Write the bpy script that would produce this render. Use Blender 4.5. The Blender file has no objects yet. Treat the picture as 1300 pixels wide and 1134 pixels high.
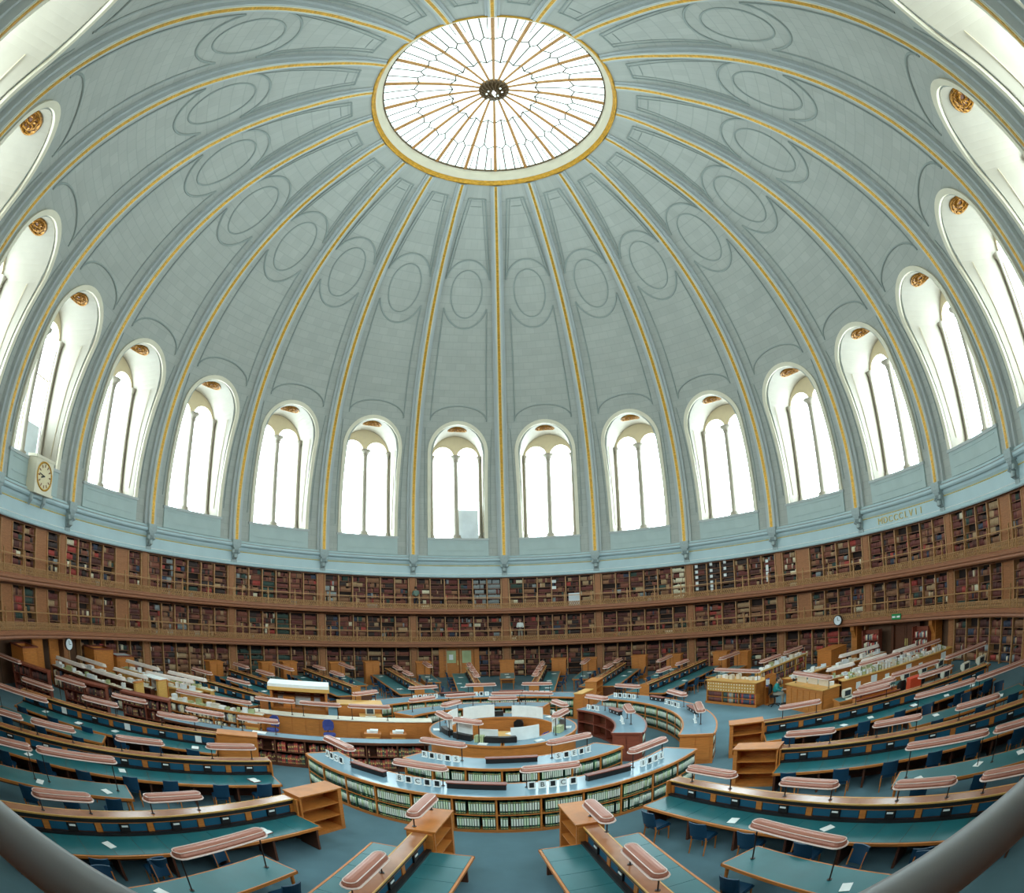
import bpy, math, random, mathutils
import numpy as np
from math import sin, cos, pi, radians as rad, degrees as deg, sqrt, hypot
random.seed(7)
SC = bpy.context.scene
COL = SC.collection

# ------------------------------------------------------------------ materials
def _nt(name):
    m = bpy.data.materials.new(name); m.use_nodes = True
    nt = m.node_tree; nt.nodes.clear()
    return m, nt
def lin(c):
    f = lambda u: (u/12.92 if u <= .04045 else ((u+.055)/1.055)**2.4)
    return tuple(f(x/255.0) for x in c) + (1.0,)
def mat(name, c, rough=.55, var=.12, scale=3.0, stretch=(1, 1, 1), metal=0.0, attr=False, bump=0.0):
    """principled surface whose colour drifts with noise; attr=True takes the colour from the mesh"""
    m, nt = _nt(name); N = nt.nodes; L = nt.links
    out = N.new('ShaderNodeOutputMaterial'); p = N.new('ShaderNodeBsdfPrincipled')
    L.new(p.outputs[0], out.inputs[0])
    tc = N.new('ShaderNodeTexCoord'); mp = N.new('ShaderNodeMapping'); mp.inputs['Scale'].default_value = stretch
    nz = N.new('ShaderNodeTexNoise'); nz.inputs['Scale'].default_value = scale; nz.inputs['Detail'].default_value = 3
    L.new(tc.outputs['Object'], mp.inputs[0]); L.new(mp.outputs[0], nz.inputs['Vector'])
    mr = N.new('ShaderNodeMapRange'); mr.inputs[1].default_value = .3; mr.inputs[2].default_value = .7
    mr.inputs[3].default_value = 1 - var; mr.inputs[4].default_value = 1 + var
    L.new(nz.outputs[0], mr.inputs[0])
    mx = N.new('ShaderNodeVectorMath'); mx.operation = 'SCALE'
    if attr:
        a = N.new('ShaderNodeAttribute'); a.attribute_name = 'Col'; L.new(a.outputs['Color'], mx.inputs[0])
    else:
        mx.inputs[0].default_value = lin(c)[:3]
    L.new(mr.outputs[0], mx.inputs['Scale']); L.new(mx.outputs[0], p.inputs['Base Color'])
    p.inputs['Roughness'].default_value = rough; p.inputs['Metallic'].default_value = metal
    if bump:
        b = N.new('ShaderNodeBump'); b.inputs['Strength'].default_value = bump; b.inputs['Distance'].default_value = .02
        L.new(nz.outputs[0], b.inputs['Height']); L.new(b.outputs[0], p.inputs['Normal'])
    return m
def glow(name, c, s, var=.04):
    m, nt = _nt(name); N = nt.nodes; L = nt.links
    out = N.new('ShaderNodeOutputMaterial'); e = N.new('ShaderNodeEmission')
    nz = N.new('ShaderNodeTexNoise'); nz.inputs['Scale'].default_value = .35
    tc = N.new('ShaderNodeTexCoord'); L.new(tc.outputs['Object'], nz.inputs['Vector'])
    mr = N.new('ShaderNodeMapRange'); mr.inputs[3].default_value = s*(1-var); mr.inputs[4].default_value = s*(1+var)
    L.new(nz.outputs[0], mr.inputs[0]); L.new(mr.outputs[0], e.inputs[1])
    e.inputs[0].default_value = lin(c); L.new(e.outputs[0], out.inputs[0])
    return m
M = {}
def dome_mat():
    m = mat('dome_paint', (175, 176, 168), .6, .04, .6, (1, 1, 3)); nt = m.node_tree; N = nt.nodes; L = nt.links
    p = [n for n in N if n.type == 'BSDF_PRINCIPLED'][0]; src = p.inputs['Base Color'].links[0].from_socket
    tc = N.new('ShaderNodeTexCoord'); sx = N.new('ShaderNodeSeparateXYZ'); L.new(tc.outputs['Object'], sx.inputs[0])
    at = N.new('ShaderNodeMath'); at.operation = 'ARCTAN2'; L.new(sx.outputs[0], at.inputs[0]); L.new(sx.outputs[1], at.inputs[1])
    k = N.new('ShaderNodeMath'); k.operation = 'MULTIPLY'; k.inputs[1].default_value = 180/pi/18*4; L.new(at.outputs[0], k.inputs[0])
    z = N.new('ShaderNodeMath'); z.operation = 'MULTIPLY'; z.inputs[1].default_value = .62; L.new(sx.outputs[2], z.inputs[0])
    cb = N.new('ShaderNodeCombineXYZ'); L.new(k.outputs[0], cb.inputs[0]); L.new(z.outputs[0], cb.inputs[1])
    br = N.new('ShaderNodeTexBrick'); br.inputs['Scale'].default_value = 1.0; br.inputs['Mortar Size'].default_value = .012; br.inputs['Mortar Smooth'].default_value = .3
    br.inputs['Color1'].default_value = (.95, .95, .95, 1); br.inputs['Color2'].default_value = (1.04, 1.04, 1.04, 1); br.inputs['Mortar'].default_value = (.86, .87, .87, 1)
    L.new(cb.outputs[0], br.inputs['Vector'])
    mx = N.new('ShaderNodeVectorMath'); mx.operation = 'MULTIPLY'; L.new(src, mx.inputs[0]); L.new(br.outputs['Color'], mx.inputs[1]); L.new(mx.outputs[0], p.inputs['Base Color'])
    return m
M['dome'] = dome_mat()
M['rib'] = mat('rib_paint', (182, 186, 184), .55, .04, 1.0)
M['mould'] = mat('moulding_paint', (150, 157, 151), .6, .05, 2)
M['cornice'] = mat('cornice_paint', (186, 206, 210), .5, .04, 1)
M['corbel'] = mat('corbel_paint', (160, 172, 172), .5, .12, 6)
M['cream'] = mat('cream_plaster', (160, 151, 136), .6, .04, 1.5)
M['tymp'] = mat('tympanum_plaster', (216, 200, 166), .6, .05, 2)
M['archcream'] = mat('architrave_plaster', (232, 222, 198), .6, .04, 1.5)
M['apron'] = mat('apron_paint', (176, 190, 187), .6, .04, 1.5)
M['bead'] = mat('rib_bead_cream', (224, 214, 180), .5, .06, 2)
M['whiteline'] = mat('white_paint', (228, 230, 226), .5, .03, 2)
M['gold'] = mat('gilding', (205, 152, 48), .42, .28, 5, (1, 1, 3), .35)
M['goldpale'] = mat('pale_gilding', (222, 196, 120), .5, .12, 3)
M['rosette'] = mat('rosette_gilding', (150, 100, 24), .4, .7, 9, metal=.3, bump=.8)
M['pane'] = glow('bright_window_glass', (226, 250, 255), 9.3)
M['skyglass'] = glow('bright_skylight_glass', (226, 252, 248), 2.0)
M['frost'] = mat('frosted_glass', (222, 230, 236), .3, .1, 1)
M['mullion'] = mat('skylight_bronze', (186, 134, 78), .45, .12, 4)
M['leadline'] = mat('glazing_bar_grey', (84, 74, 58), .5, .1, 3)
M['bronze'] = mat('hub_bronze', (92, 70, 44), .4, .3, 12, metal=.4)
M['shelfwood'] = mat('gallery_oak', (172, 112, 70), .55, .16, 5, (1, 1, 6))
M['upright'] = mat('pale_upright_oak', (196, 146, 98), .5, .08, 5)
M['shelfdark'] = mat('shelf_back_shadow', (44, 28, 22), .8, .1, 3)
M['shelfedge'] = mat('shelf_edge_wood', (140, 94, 68), .6, .12, 6)
M['fascia'] = mat('gallery_fascia_wood', (158, 102, 72), .5, .12, 3, (1, 1, 6))
M['railgilt'] = mat('gilt_iron', (182, 136, 90), .4, .14, 8, metal=.3)
M['wood'] = mat('honey_oak', (190, 116, 52), .45, .14, 3, (1, 1, 8))
M['woodlight'] = mat('pale_oak', (214, 164, 88), .45, .1, 3, (1, 1, 8))
M['wooddark'] = mat('dark_mahogany', (96, 54, 34), .45, .15, 4, (1, 1, 6))
M['woodred'] = mat('red_mahogany', (134, 68, 50), .4, .14, 4, (1, 1, 6))
M['rail'] = mat('headrail_oak', (162, 106, 72), .22, .12, 4)
M['black'] = mat('black_fascia', (22, 18, 18), .45, .1, 5)
M['blue'] = mat('blue_leather', (22, 84, 112), .5, .1, 2)
M['teal'] = mat('teal_desk_leather', (36, 102, 108), .35, .1, 1.5)
M['chair'] = mat('navy_chair_leather', (18, 60, 88), .45, .1, 3)
M['chairlit'] = mat('purple_blue_fabric', (62, 72, 138), .7, .1, 6)
M['carpet'] = mat('blue_carpet', (96, 128, 140), .95, .08, 1.2, bump=.1)
M['counter'] = mat('counter_linoleum', (124, 156, 172), .22, .06, 1.0)
M['hood'] = mat('copper_lamp_hood', (166, 104, 84), .32, .06, 4, metal=.15)
M['hoodrim'] = mat('hood_rim', (226, 200, 190), .3, .05, 4)
M['hoodlit'] = mat('white_lamp_hood', (226, 214, 205), .35, .05, 4)
M['tube'] = glow('lamp_tube_glow', (255, 236, 206), 1.6)
M['post'] = mat('dark_bronze_post', (66, 50, 44), .4, .1, 6, metal=.5)
M['white'] = mat('white_paper', (236, 238, 236), .6, .04, 5)
M['cream2'] = mat('cream_plastic', (222, 216, 198), .45, .04, 5)
M['screen'] = mat('dark_screen', (58, 66, 72), .2, .15, 3)
M['green'] = mat('green_fabric', (20, 132, 70), .6, .08, 4)
M['orange'] = mat('orange_plastic', (222, 78, 44), .5, .06, 3)
M['yellow'] = mat('yellow_board', (206, 186, 60), .5, .06, 3)
M['glasspale'] = mat('pale_green_glass', (176, 186, 140), .25, .12, 2)
M['books'] = mat('book_cloth', (255, 255, 255), .65, .12, 9, attr=True)
M['clockface'] = mat('clock_face', (232, 214, 172), .5, .05, 4)
M['skin'] = mat('skin', (206, 160, 134), .6, .05, 5)
M['hair'] = mat('dark_hair', (48, 34, 26), .7, .2, 20)
M['shirt'] = mat('white_shirt', (222, 222, 218), .8, .06, 8)
M['trouser'] = mat('pale_trousers', (150, 142, 128), .85, .1, 8)
M['tealshirt'] = mat('teal_shirt', (40, 140, 138), .8, .1, 8)
M['greyshirt'] = mat('grey_green_shirt', (110, 130, 118), .8, .1, 8)
M['darktrouser'] = mat('dark_trousers', (52, 50, 58), .85, .1, 8)
M['wall'] = mat('rotunda_wall_paint', (118, 84, 62), .7, .1, 2)
M['railgrey'] = mat('near_handrail', (150, 148, 150), .4, .06, 3)

# ------------------------------------------------------------------ mesh builder
class B:
    def __init__(s): s.v = []; s.f = []; s.m = []; s.c = None
    def add(s, vs, fs, mi=0):
        o = len(s.v); s.v += [tuple(v) for v in vs]
        s.f += [tuple(o+i for i in f) for f in fs]; s.m += [mi]*len(fs); return s
    def box(s, x0, x1, y0, y1, z0, z1, mi=0):
        return s.add([(x0,y0,z0),(x1,y0,z0),(x1,y1,z0),(x0,y1,z0),(x0,y0,z1),(x1,y0,z1),(x1,y1,z1),(x0,y1,z1)],
                     [(3,2,1,0),(4,5,6,7),(0,1,5,4),(1,2,6,5),(2,3,7,6),(3,0,4,7)], mi)
    def arc(s, r0, r1, a0, a1, z0, z1, n=None, mi=0, cx=0, cy=0):
        """block that follows a circle about (cx, cy); azimuth in degrees from +y towards +x"""
        if n is None: n = max(1, int(abs(a1-a0)/3))
        vs = []; fs = []
        for i in range(n+1):
            a = rad(a0+(a1-a0)*i/n); S, C = sin(a), cos(a)
            vs += [(cx+r0*S,cy+r0*C,z0),(cx+r1*S,cy+r1*C,z0),(cx+r1*S,cy+r1*C,z1),(cx+r0*S,cy+r0*C,z1)]
        for i in range(n):
            p = 4*i; q = p+4
            fs += [(p,q,q+1,p+1),(p+1,q+1,q+2,p+2),(p+2,q+2,q+3,p+3),(p+3,q+3,q,p)]
        e = 4*n
        fs += [(0,1,2,3),(e+3,e+2,e+1,e)]
        return s.add(vs, fs, mi)
    def tube(s, pts, r, n=6, mi=0, cap=True):
        P = [mathutils.Vector(p) for p in pts]; R = r if isinstance(r, (list, tuple)) else [r]*len(P)
        rings = []
        up = mathutils.Vector((0, 0, 1))
        for i, p in enumerate(P):
            d = (P[min(i+1, len(P)-1)] - P[max(i-1, 0)]).normalized()
            a = up if abs(d.z) < .9 else mathutils.Vector((1, 0, 0))
            u = d.cross(a).normalized(); w = d.cross(u)
            rings.append([p + (u*cos(2*pi*k/n)+w*sin(2*pi*k/n))*R[i] for k in range(n)])
        vs = [v for rg in rings for v in rg]; fs = []
        for i in range(len(P)-1):
            for k in range(n):
                fs.append((i*n+k, i*n+(k+1)%n, (i+1)*n+(k+1)%n, (i+1)*n+k))
        if cap:
            fs.append(tuple(range(n))[::-1]); fs.append(tuple((len(P)-1)*n+k for k in range(n)))
        return s.add(vs, fs, mi)
    def lathe(s, prof, n=16, mi=0, cx=0, cy=0):
        vs = [(cx+r*cos(2*pi*k/n), cy+r*sin(2*pi*k/n), z) for r, z in prof for k in range(n)]; fs = []
        for i in range(len(prof)-1):
            for k in range(n):
                fs.append((i*n+k, i*n+(k+1)%n, (i+1)*n+(k+1)%n, (i+1)*n+k))
        return s.add(vs, fs, mi)
    def prism(s, poly, z0, z1, mi=0):
        n = len(poly)
        return s.add([(x,y,z0) for x,y in poly]+[(x,y,z1) for x,y in poly],
            [tuple(range(n))[::-1], tuple(range(n,2*n))]+[(i,(i+1)%n,n+(i+1)%n,n+i) for i in range(n)], mi)
    def mesh(s, name, mats, smooth=False):
        me = bpy.data.meshes.new(name); me.from_pydata([tuple(v) for v in s.v], [], s.f)
        for m in (mats if isinstance(mats, (list, tuple)) else [mats]): me.materials.append(m)
        if any(s.m): me.polygons.foreach_set('material_index', s.m)
        if smooth: me.polygons.foreach_set('use_smooth', [True]*len(me.polygons))
        me.update(); return me
    def obj(s, name, mats, parent=None, loc=None, rz=None, smooth=False):
        if loc is True: smooth, loc = True, None
        return ob(name, s.mesh(name, mats, smooth), parent, loc, rz)
def ob(name, me, parent=None, loc=None, rz=None):
    o = bpy.data.objects.new(name, me); COL.objects.link(o)
    if parent is not None: o.parent = parent
    if loc is not None: o.location = loc
    if rz is not None: o.rotation_euler = (0, 0, rz)
    return o
def letter_obj(ch, size, m, extrude=.003, name='letter'):
    cu = bpy.data.curves.new(name, 'FONT'); cu.body = ch; cu.size = size; cu.align_x = 'CENTER'; cu.extrude = extrude
    tmp = bpy.data.objects.new('tmp', cu); COL.objects.link(tmp)
    me = bpy.data.meshes.new_from_object(tmp.evaluated_get(bpy.context.evaluated_depsgraph_get()))
    bpy.data.objects.remove(tmp); me.materials.clear(); me.materials.append(M[m])
    return ob(name, me)
def tag(o, label, cat, group=None):
    o['label'] = label; o['category'] = cat
    if group: o['group'] = group
    return o
def thing(name, label, cat, loc=(0,0,0), rz=0, group=None):
    return tag(ob(name, None, None, loc, rz), label, cat, group)
def struct(o, label=None, cat=None):
    o['kind'] = 'structure'
    if label: o['label'] = label
    if cat: o['category'] = cat
    return o
def P3(r, az, z=0, cx=0, cy=0): return (cx+r*sin(rad(az)), cy+r*cos(rad(az)), z)
def RZ(az): return rad(90-az)     # local +x points outward, local +y towards decreasing azimuth
def copy_tree(o, loc=None, rz=None, parent=None):
    c = o.copy(); COL.objects.link(c); c.parent = parent
    if loc is not None: c.location = loc
    if rz is not None: c.rotation_euler = (0, 0, rz)
    for ch in list(o.children): copy_tree(ch, None, None, c)
    return c
def nth(i): return ['first','second','third','fourth','fifth','sixth','seventh','eighth','ninth','tenth','eleventh','twelfth','thirteenth','fourteenth','fifteenth','sixteenth','seventeenth','eighteenth','nineteenth','twentieth'][i] if i < 20 else '%dth' % (i+1) if (i+1) % 10 not in (1, 2, 3) else '%d%s' % (i+1, {1: 'st', 2: 'nd', 3: 'rd'}[(i+1) % 10])

# coloured boxes in one mesh: rows of (cx,cy,cz, ux,uy (unit of width direction), w, d, h, colour)
def box_cloud(name, rows, material, kind='stuff'):
    n = len(rows)
    A = np.array([r[:8] for r in rows], dtype=np.float64); Cc = np.array([r[8] for r in rows], dtype=np.float64)
    x, y, z, ux, uy, w, d, h = A.T
    nx, ny = -uy, ux      # depth direction
    V = np.zeros((n, 8, 3))
    for i, (a, b, c) in enumerate(((-.5,-.5,0),(.5,-.5,0),(.5,.5,0),(-.5,.5,0),(-.5,-.5,1),(.5,-.5,1),(.5,.5,1),(-.5,.5,1))):
        V[:, i, 0] = x+ux*w*a+nx*d*b; V[:, i, 1] = y+uy*w*a+ny*d*b; V[:, i, 2] = z+h*c
    F = np.array([(3,2,1,0),(4,5,6,7),(0,1,5,4),(1,2,6,5),(2,3,7,6),(3,0,4,7)])
    Fa = (np.arange(n)[:, None, None]*8+F[None]).reshape(-1)
    me = bpy.data.meshes.new(name); me.vertices.add(n*8); me.loops.add(n*24); me.polygons.add(n*6)
    me.vertices.foreach_set('co', V.reshape(-1)); me.loops.foreach_set('vertex_index', Fa)
    me.polygons.foreach_set('loop_start', np.arange(n*6)*4)
    me.update(calc_edges=True); me.validate()
    ca = me.color_attributes.new('Col', 'FLOAT_COLOR', 'POINT')
    ca.data.foreach_set('color', np.repeat(np.concatenate([Cc[:, :3], np.ones((n,1))], 1), 8, axis=0).reshape(-1))
    me.materials.append(material)
    o = ob(name, me); o['kind'] = kind
    return o
# ------------------------------------------------------------------ dome, ribs, windows, skylight
R, Z0 = 21.0, 9.9
def dr(z, R=R): return R if z <= Z0 else sqrt(max(0, R*R-(z-Z0)**2))
def dpt(az, z, R=R): return P3(dr(z, R), az, z)
def dpe(az, e, R=R): return P3(R*cos(e), az, Z0+R*sin(e))      # e = elevation on the sphere (radians)
E_TOP = math.asin((29.98-Z0)/R)
E_TOP = min(E_TOP, math.acos(6.42/R))
HW, ZS, ZT, ZB = 1.93, 16.45, 18.38, 10.42       # window opening: half width, spring, top, sill
def t2az(t): return deg(math.asin(t/R))
def ztop(t): return ZS+sqrt(max(0, HW*HW-t*t))
b = B()
NC = 24
for k in range(20):
    ac = (k+.5)*18
    cols = [-9, -8, -7, -6]+[t2az(-HW+2*HW*i/NC) for i in range(NC+1)]+[6, 7, 8, 9]
    def top_z0(a):
        t = R*sin(rad(a)); return ztop(t) if abs(t) <= HW+1e-6 else ZS
    for i in range(len(cols)-1):
        a0, a1 = cols[i], cols[i+1]
        inside = a0 >= t2az(-HW)-1e-6 and a1 <= t2az(HW)+1e-6
        zl = (top_z0(a0), top_z0(a1))
        if not inside: zl = (ZS, ZS)
        rows = 16
        vs = []
        for j in range(rows+1):
            for a, zz in ((a0, zl[0]), (a1, zl[1])):
                e0 = math.asin((zz-Z0)/R); e = e0+(E_TOP-e0)*j/rows
                vs.append(dpe(ac+a, e))
        b.add(vs, [(2*j, 2*j+1, 2*j+3, 2*j+2) for j in range(rows)])
        if inside: zz = [8.6, 9.5, ZB]
        else: zz = [8.6, 9.5, ZB, 11.5, 12.5, 13.5, 14.5, 15.5, ZS]
        vs = [dpt(ac+a, z) for z in zz for a in (a0, a1)]
        b.add(vs, [(2*j, 2*j+1, 2*j+3, 2*j+2) for j in range(len(zz)-1)])
ceil_ = struct(b.obj('ceiling', M['dome'], smooth=True), 'pale grey-green painted dome shell pierced by arched windows', 'dome')

# ribs
def rib(k):
    az = k*18
    e_list = [-.1]+[0.0+E_TOP*i/44 for i in range(45)]
    def prof(off, w, z_b, m, name, parent):
        bb = B()
        pts = [('z', 9.0), ('z', 9.5)]+[('e', (E_TOP-.006)*i/44) for i in range(45)]
        vs = []
        for kind, q in pts:
            for side in (-1, 1):
                for o in (0.12, -off):            # outward (buried) and inward face
                    rr = R+o
                    if kind == 'e' and o < 0: rr = R+o*(1-.62*max(0, min(1, (q-E_TOP*.86)/(E_TOP*.12))))
                    if kind == 'z': base = (rr, q)
                    else: base = (rr*cos(q), Z0+rr*sin(q))
                    taper = .62+.38*min(1, base[0]/18.0)
                    a = rad(az); t = side*w*taper
                    vs.append((base[0]*sin(a)+t*cos(a), base[0]*cos(a)-t*sin(a), base[1]))
        fs = []
        for i in range(len(pts)-1):
            p, q = 4*i, 4*i+4
            fs += [(p, q, q+1, p+1), (p+1, q+1, q+3, p+3), (p+3, q+3, q+2, p+2)]
        fs += [(0, 1, 3, 2)]
        bb.add(vs, fs)
        return bb.obj(name, M[m], parent)
    root = struct(ob('trim_rib', None), 'dome rib with gilded centre strip, %s clockwise from behind the camera' % nth(k+10), 'rib')
    prof(.20, .44, 9, 'rib', 'rib_base', root)
    prof(.40, .27, 9, 'rib', 'rib_face', root)
    prof(.42, .15, 9, 'bead', 'rib_bead', root)
    prof(.44, .09, 9, 'gold', 'gilt_strip', root)
for k in range(-10, 10): rib(k)

# raised mouldings on the dome panels
def mould_line(bb, pts, r=.045):
    bb.tube(pts, r, 5)
def on(ac, t, e, o=-.02):          # t metres sideways on the sphere at elevation e
    rr = R+o
    return P3(rr*cos(e), ac+deg(t/(rr*cos(e))), Z0+rr*sin(e))
e_c = rad(49.6)
mb = B()
def seg(f0, n=24): return [f0(i/n) for i in range(n+1)]
for s_, rr_ in ((1.0, .05),):
    mould_line(mb, seg(lambda q: on(0, 1.05*cos(2*pi*q), e_c+rad(4.8)*sin(2*pi*q)), 40), .05)
for q0, q1 in ((rad(25), rad(155)), (rad(205), rad(335))):
    mould_line(mb, seg(lambda q: on(0, 1.62*cos(q0+(q1-q0)*q), e_c+rad(6.9)*sin(q0+(q1-q0)*q)), 24), .065)
for s in (-1, 1):
    eA = e_c+rad(6.9)*sin(rad(25)); eB = rad(69)
    # upper panel sides narrowing to the skylight
    mould_line(mb, seg(lambda q: on(0, s*(1.62*cos(rad(25))*(1-q)+.52*q), eA+(eB-eA)*q), 14), .05)
    mould_line(mb, seg(lambda q: on(0, s*(1.25*(1-q)+.33*q), eA+rad(1.5)+(eB-rad(1.6)-eA)*q), 14), .025)
    eC = e_c-rad(6.9)*sin(rad(25)); eD = math.asin((18.7-Z0)/R)
    mould_line(mb, seg(lambda q: on(0, s*(1.62*cos(rad(25))*(1-q)+2.02*q), eC+(eD-eC)*q), 14), .05)
    mould_line(mb, seg(lambda q: on(0, s*(2.38), rad(3)+rad(20)*q), 12), .03)
mould_line(mb, seg(lambda q: on(0, -.52+1.04*q, rad(69)), 6), .05)
mould_line(mb, seg(lambda q: on(0, -.33+.66*q, rad(67.4)), 6), .025)
# blind arch above the window
mould_line(mb, seg(lambda q: on(0, 2.02*cos(pi*q), math.asin((18.62-Z0)/R)+rad(3.0)*sin(pi*q)), 20), .055)
mould_me = mb.mesh('panel_moulding', M['mould'])
for k in range(20):
    o = ob('trim_panel_moulding', mould_me, None, None, -rad((k+.5)*18)); struct(o, 'oval and panel mouldings on the dome, %s panel clockwise from the far rib' % nth(k), 'moulding')

# ---- windows: built once for azimuth 0 in world-size coordinates, then turned
RG = 22.25
LW, LC, LS = .80, .93, 16.72          # each light: half width, centre offset, spring
def win_parts():
    P = {}
    # reveal
    bb = B(); path = [(-HW, ZB)]+[(-HW, ZB+(ZS-ZB)*i/6) for i in range(1, 6)]+[(-HW*cos(pi*i/24), ZS+HW*sin(pi*i/24)) for i in range(25)]+[(HW, ZS-(ZS-ZB)*i/6) for i in range(1, 7)]
    vs = []
    for t, z in path:
        r_in = sqrt(max(1, dr(z)**2-t*t)) if z > Z0 else sqrt(R*R-t*t)
        vs += [(t, r_in-.03, z), (t, RG+.1, z)]
    n = len(path)
    bb.add(vs, [(2*i, 2*i+1, 2*i+3, 2*i+2) for i in range(n-1)]+[(2*n-2, 2*n-1, 1, 0)])
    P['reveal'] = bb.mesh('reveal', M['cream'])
    # cream architrave on the dome surface
    bb = B(); vs = []
    for t, z in path:
        cxn, czn = t, max(0, z-ZS)
        l = hypot(cxn, czn) or 1; un = (cxn/l, czn/l)
        for d, o in ((0, -.14), (.0, .05), (.24, -.14), (.24, .05)):
            tt, zz = t+un[0]*d, z+un[1]*d
            rr = dr(zz) if zz > Z0 else R
            vs.append((tt, sqrt(rr*rr-tt*tt)+o, zz))
    bb.add(vs, [f for i in range(n-1) for f in ((4*i, 4*i+2, 4*i+6, 4*i+4), (4*i+2, 4*i+3, 4*i+7, 4*i+6), (4*i, 4*i+4, 4*i+5, 4*i+1))])
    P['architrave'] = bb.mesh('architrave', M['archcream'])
    # inner groove of the reveal (thin line panel)
    bb = B()
    for s in (-1, 1):
        bb.tube([(s*(HW-.02), 21.35, ZB+.5), (s*(HW-.02), 20.9, 14.5), (s*(HW-.05), 20.5, 16.6)], .02, 4)
    P['reveal_bead'] = bb.mesh('reveal_bead', M['tymp'])
    # tympanum with two lights
    bb = B(); NT = 56
    def lt(t):
        d = abs(abs(t)-LC); return LS+sqrt(max(0, LW*LW-d*d)) if d < LW else None
    ts = sorted(set([round(-HW+2*HW*i/NT, 4) for i in range(NT+1)]+[round(s*(LC+q*LW), 4) for s in (-1, 1) for q in (-1, 1)]))
    for i in range(len(ts)-1):
        t0, t1 = ts[i], ts[i+1]; mid = (t0+t1)/2
        if lt(mid) is None: l0 = l1 = ZB
        else: l0 = lt(t0) or LS; l1 = lt(t1) or LS
        bb.add([(t0, RG, l0), (t1, RG, l1), (t1, RG, ztop(t1)), (t0, RG, ztop(t0)),
                (t0, RG+.12, l0), (t1, RG+.12, l1)], [(0, 1, 2, 3), (0, 4, 5, 1)])
    P['tympanum'] = bb.mesh('tympanum', M['tymp'])
    for nm, s in (('pane_l', -1), ('pane_r', 1)):
        bb = B(); pts = [(s*LC-LW-.05, ZB)]+[(s*LC-(LW+.05)*cos(pi*i/16), LS+(LW+.05)*sin(pi*i/16)) for i in range(17)]+[(s*LC+LW+.05, ZB)]
        bb.add([(t, RG+.13, z) for t, z in pts], [tuple(range(len(pts)))])
        P[nm] = bb.mesh('pane', M['pane'])
    def column(t, y, r, m='cream'):
        bb = B(); prof = [(r*2.0, ZB), (r*2.0, ZB+.14), (r*1.5, ZB+.2), (r*1.7, ZB+.3), (r, ZB+.38), (r*.9, 16.3), (r*1.3, 16.34), (r, 16.4), (r*1.4, 16.55), (r*2.2, 16.68), (r*2.3, 16.8)]
        bb.lathe(prof, 10, 0, t, y); return bb.mesh('column', M[m], True)
    P['mull'] = column(0, RG-.2, .19); P['cl'] = column(-HW+.15, RG-.14, .10); P['cr'] = column(HW-.15, RG-.14, .10)
    # gilded pierced rosette lying on the crown of the soffit
    bb = B(); y0, y1 = dr(18.3)+.45, dr(18.3)+1.45; ym = (y0+y1)/2
    for q in range(3):
        rr = [.66, .5, .2][q]
        n = 26
        pts = []
        for i in range(n+1):
            a = 2*pi*i/n; t = rr*cos(a); y = ym+rr*.8*sin(a)
            pts.append((t, y, ZS+sqrt(HW*HW-t*t)-.03))
        bb.tube(pts, .035 if q else .05, 5, cap=False)
    for i in range(12):
        a = 2*pi*i/12; pts = []
        for j in range(7):
            u = .15+.5*j/6; w = a+.5*sin(j*1.7)*.6
            t = u*cos(w); y = ym+u*.8*sin(w); pts.append((t, y, ZS+sqrt(HW*HW-t*t)-.04))
        bb.tube(pts, .04, 4)
    vs = [(0, ym, ZT-.012)]
    for i in range(24):
        a = 2*pi*i/24; t = .64*cos(a); vs.append((t, ym+.64*.8*sin(a), ZS+sqrt(HW*HW-t*t)-.012))
    bb.add(vs, [(0, 1+i, 1+(i+1) % 24) for i in range(24)], 1)
    P['rosette'] = bb.mesh('rosette', [M['rosette'], M['wooddark']])
    # sill
    bb = B(); bb.arc(R-.16, R+.3, -6.2, 6.2, ZB-.14, ZB, 5)
    P['sill'] = bb.mesh('sill', M['rib'])
    bb = B(); bb.arc(R-.10, R+.05, -6.0, 6.0, 9.12, ZB-.14, 5); bb.arc(R-.13, R-.05, -5.2, 5.2, 9.5, 9.54, 5); bb.arc(R-.13, R-.05, -5.2, 5.2, 10.1, 10.14, 5)
    P['apron'] = bb.mesh('apron_panel', M['apron'])
    return P
WP = win_parts()
def bay_name_(k):
    j = k+6
    return 'the one behind the large clock' if j == 0 else '%s to the right of the clock window' % nth(j-1) if j > 0 else '%s to the left of the clock window' % nth(-j-1)
for k in range(20):
    kk = k-10; az = (kk+.5)*18
    w = struct(ob('window_%d' % (k+1), None, None, (0, 0, 0), -rad(az)), 'arched double-light window of the dome, %s' % bay_name_(kk), 'window')
    for key, nm in (('reveal', 'reveal'), ('architrave', 'architrave'), ('reveal_bead', 'reveal_bead'), ('tympanum', 'tympanum'), ('pane_l', 'pane'), ('pane_r', 'pane'),
                    ('mull', 'mullion_column'), ('cl', 'side_column'), ('cr', 'side_column'), ('rosette', 'rosette'), ('sill', 'sill'), ('apron', 'apron_panel')):
        ob(nm, WP[key], w)
    if kk == -1:   # open casement showing a grey pane in the light left of the centre rib
        bb = B(); bb.box(.2, 1.66, RG+.05, RG+.09, ZB+.0, ZB+2.3); p_ = bb.obj('casement', M['frost'], w)
    if kk == -6:
        bb = B(); bb.box(.35, 1.66, RG+.05, RG+.09, ZB+.0, ZB+1.9); p_ = bb.obj('casement', M['frost'], w)
        bb = B(); bb.box(.1, 1.7, RG+.04, RG+.1, ZB+4.2, ZB+4.28); bb.obj('casement_bar', M['tymp'], w)

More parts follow.
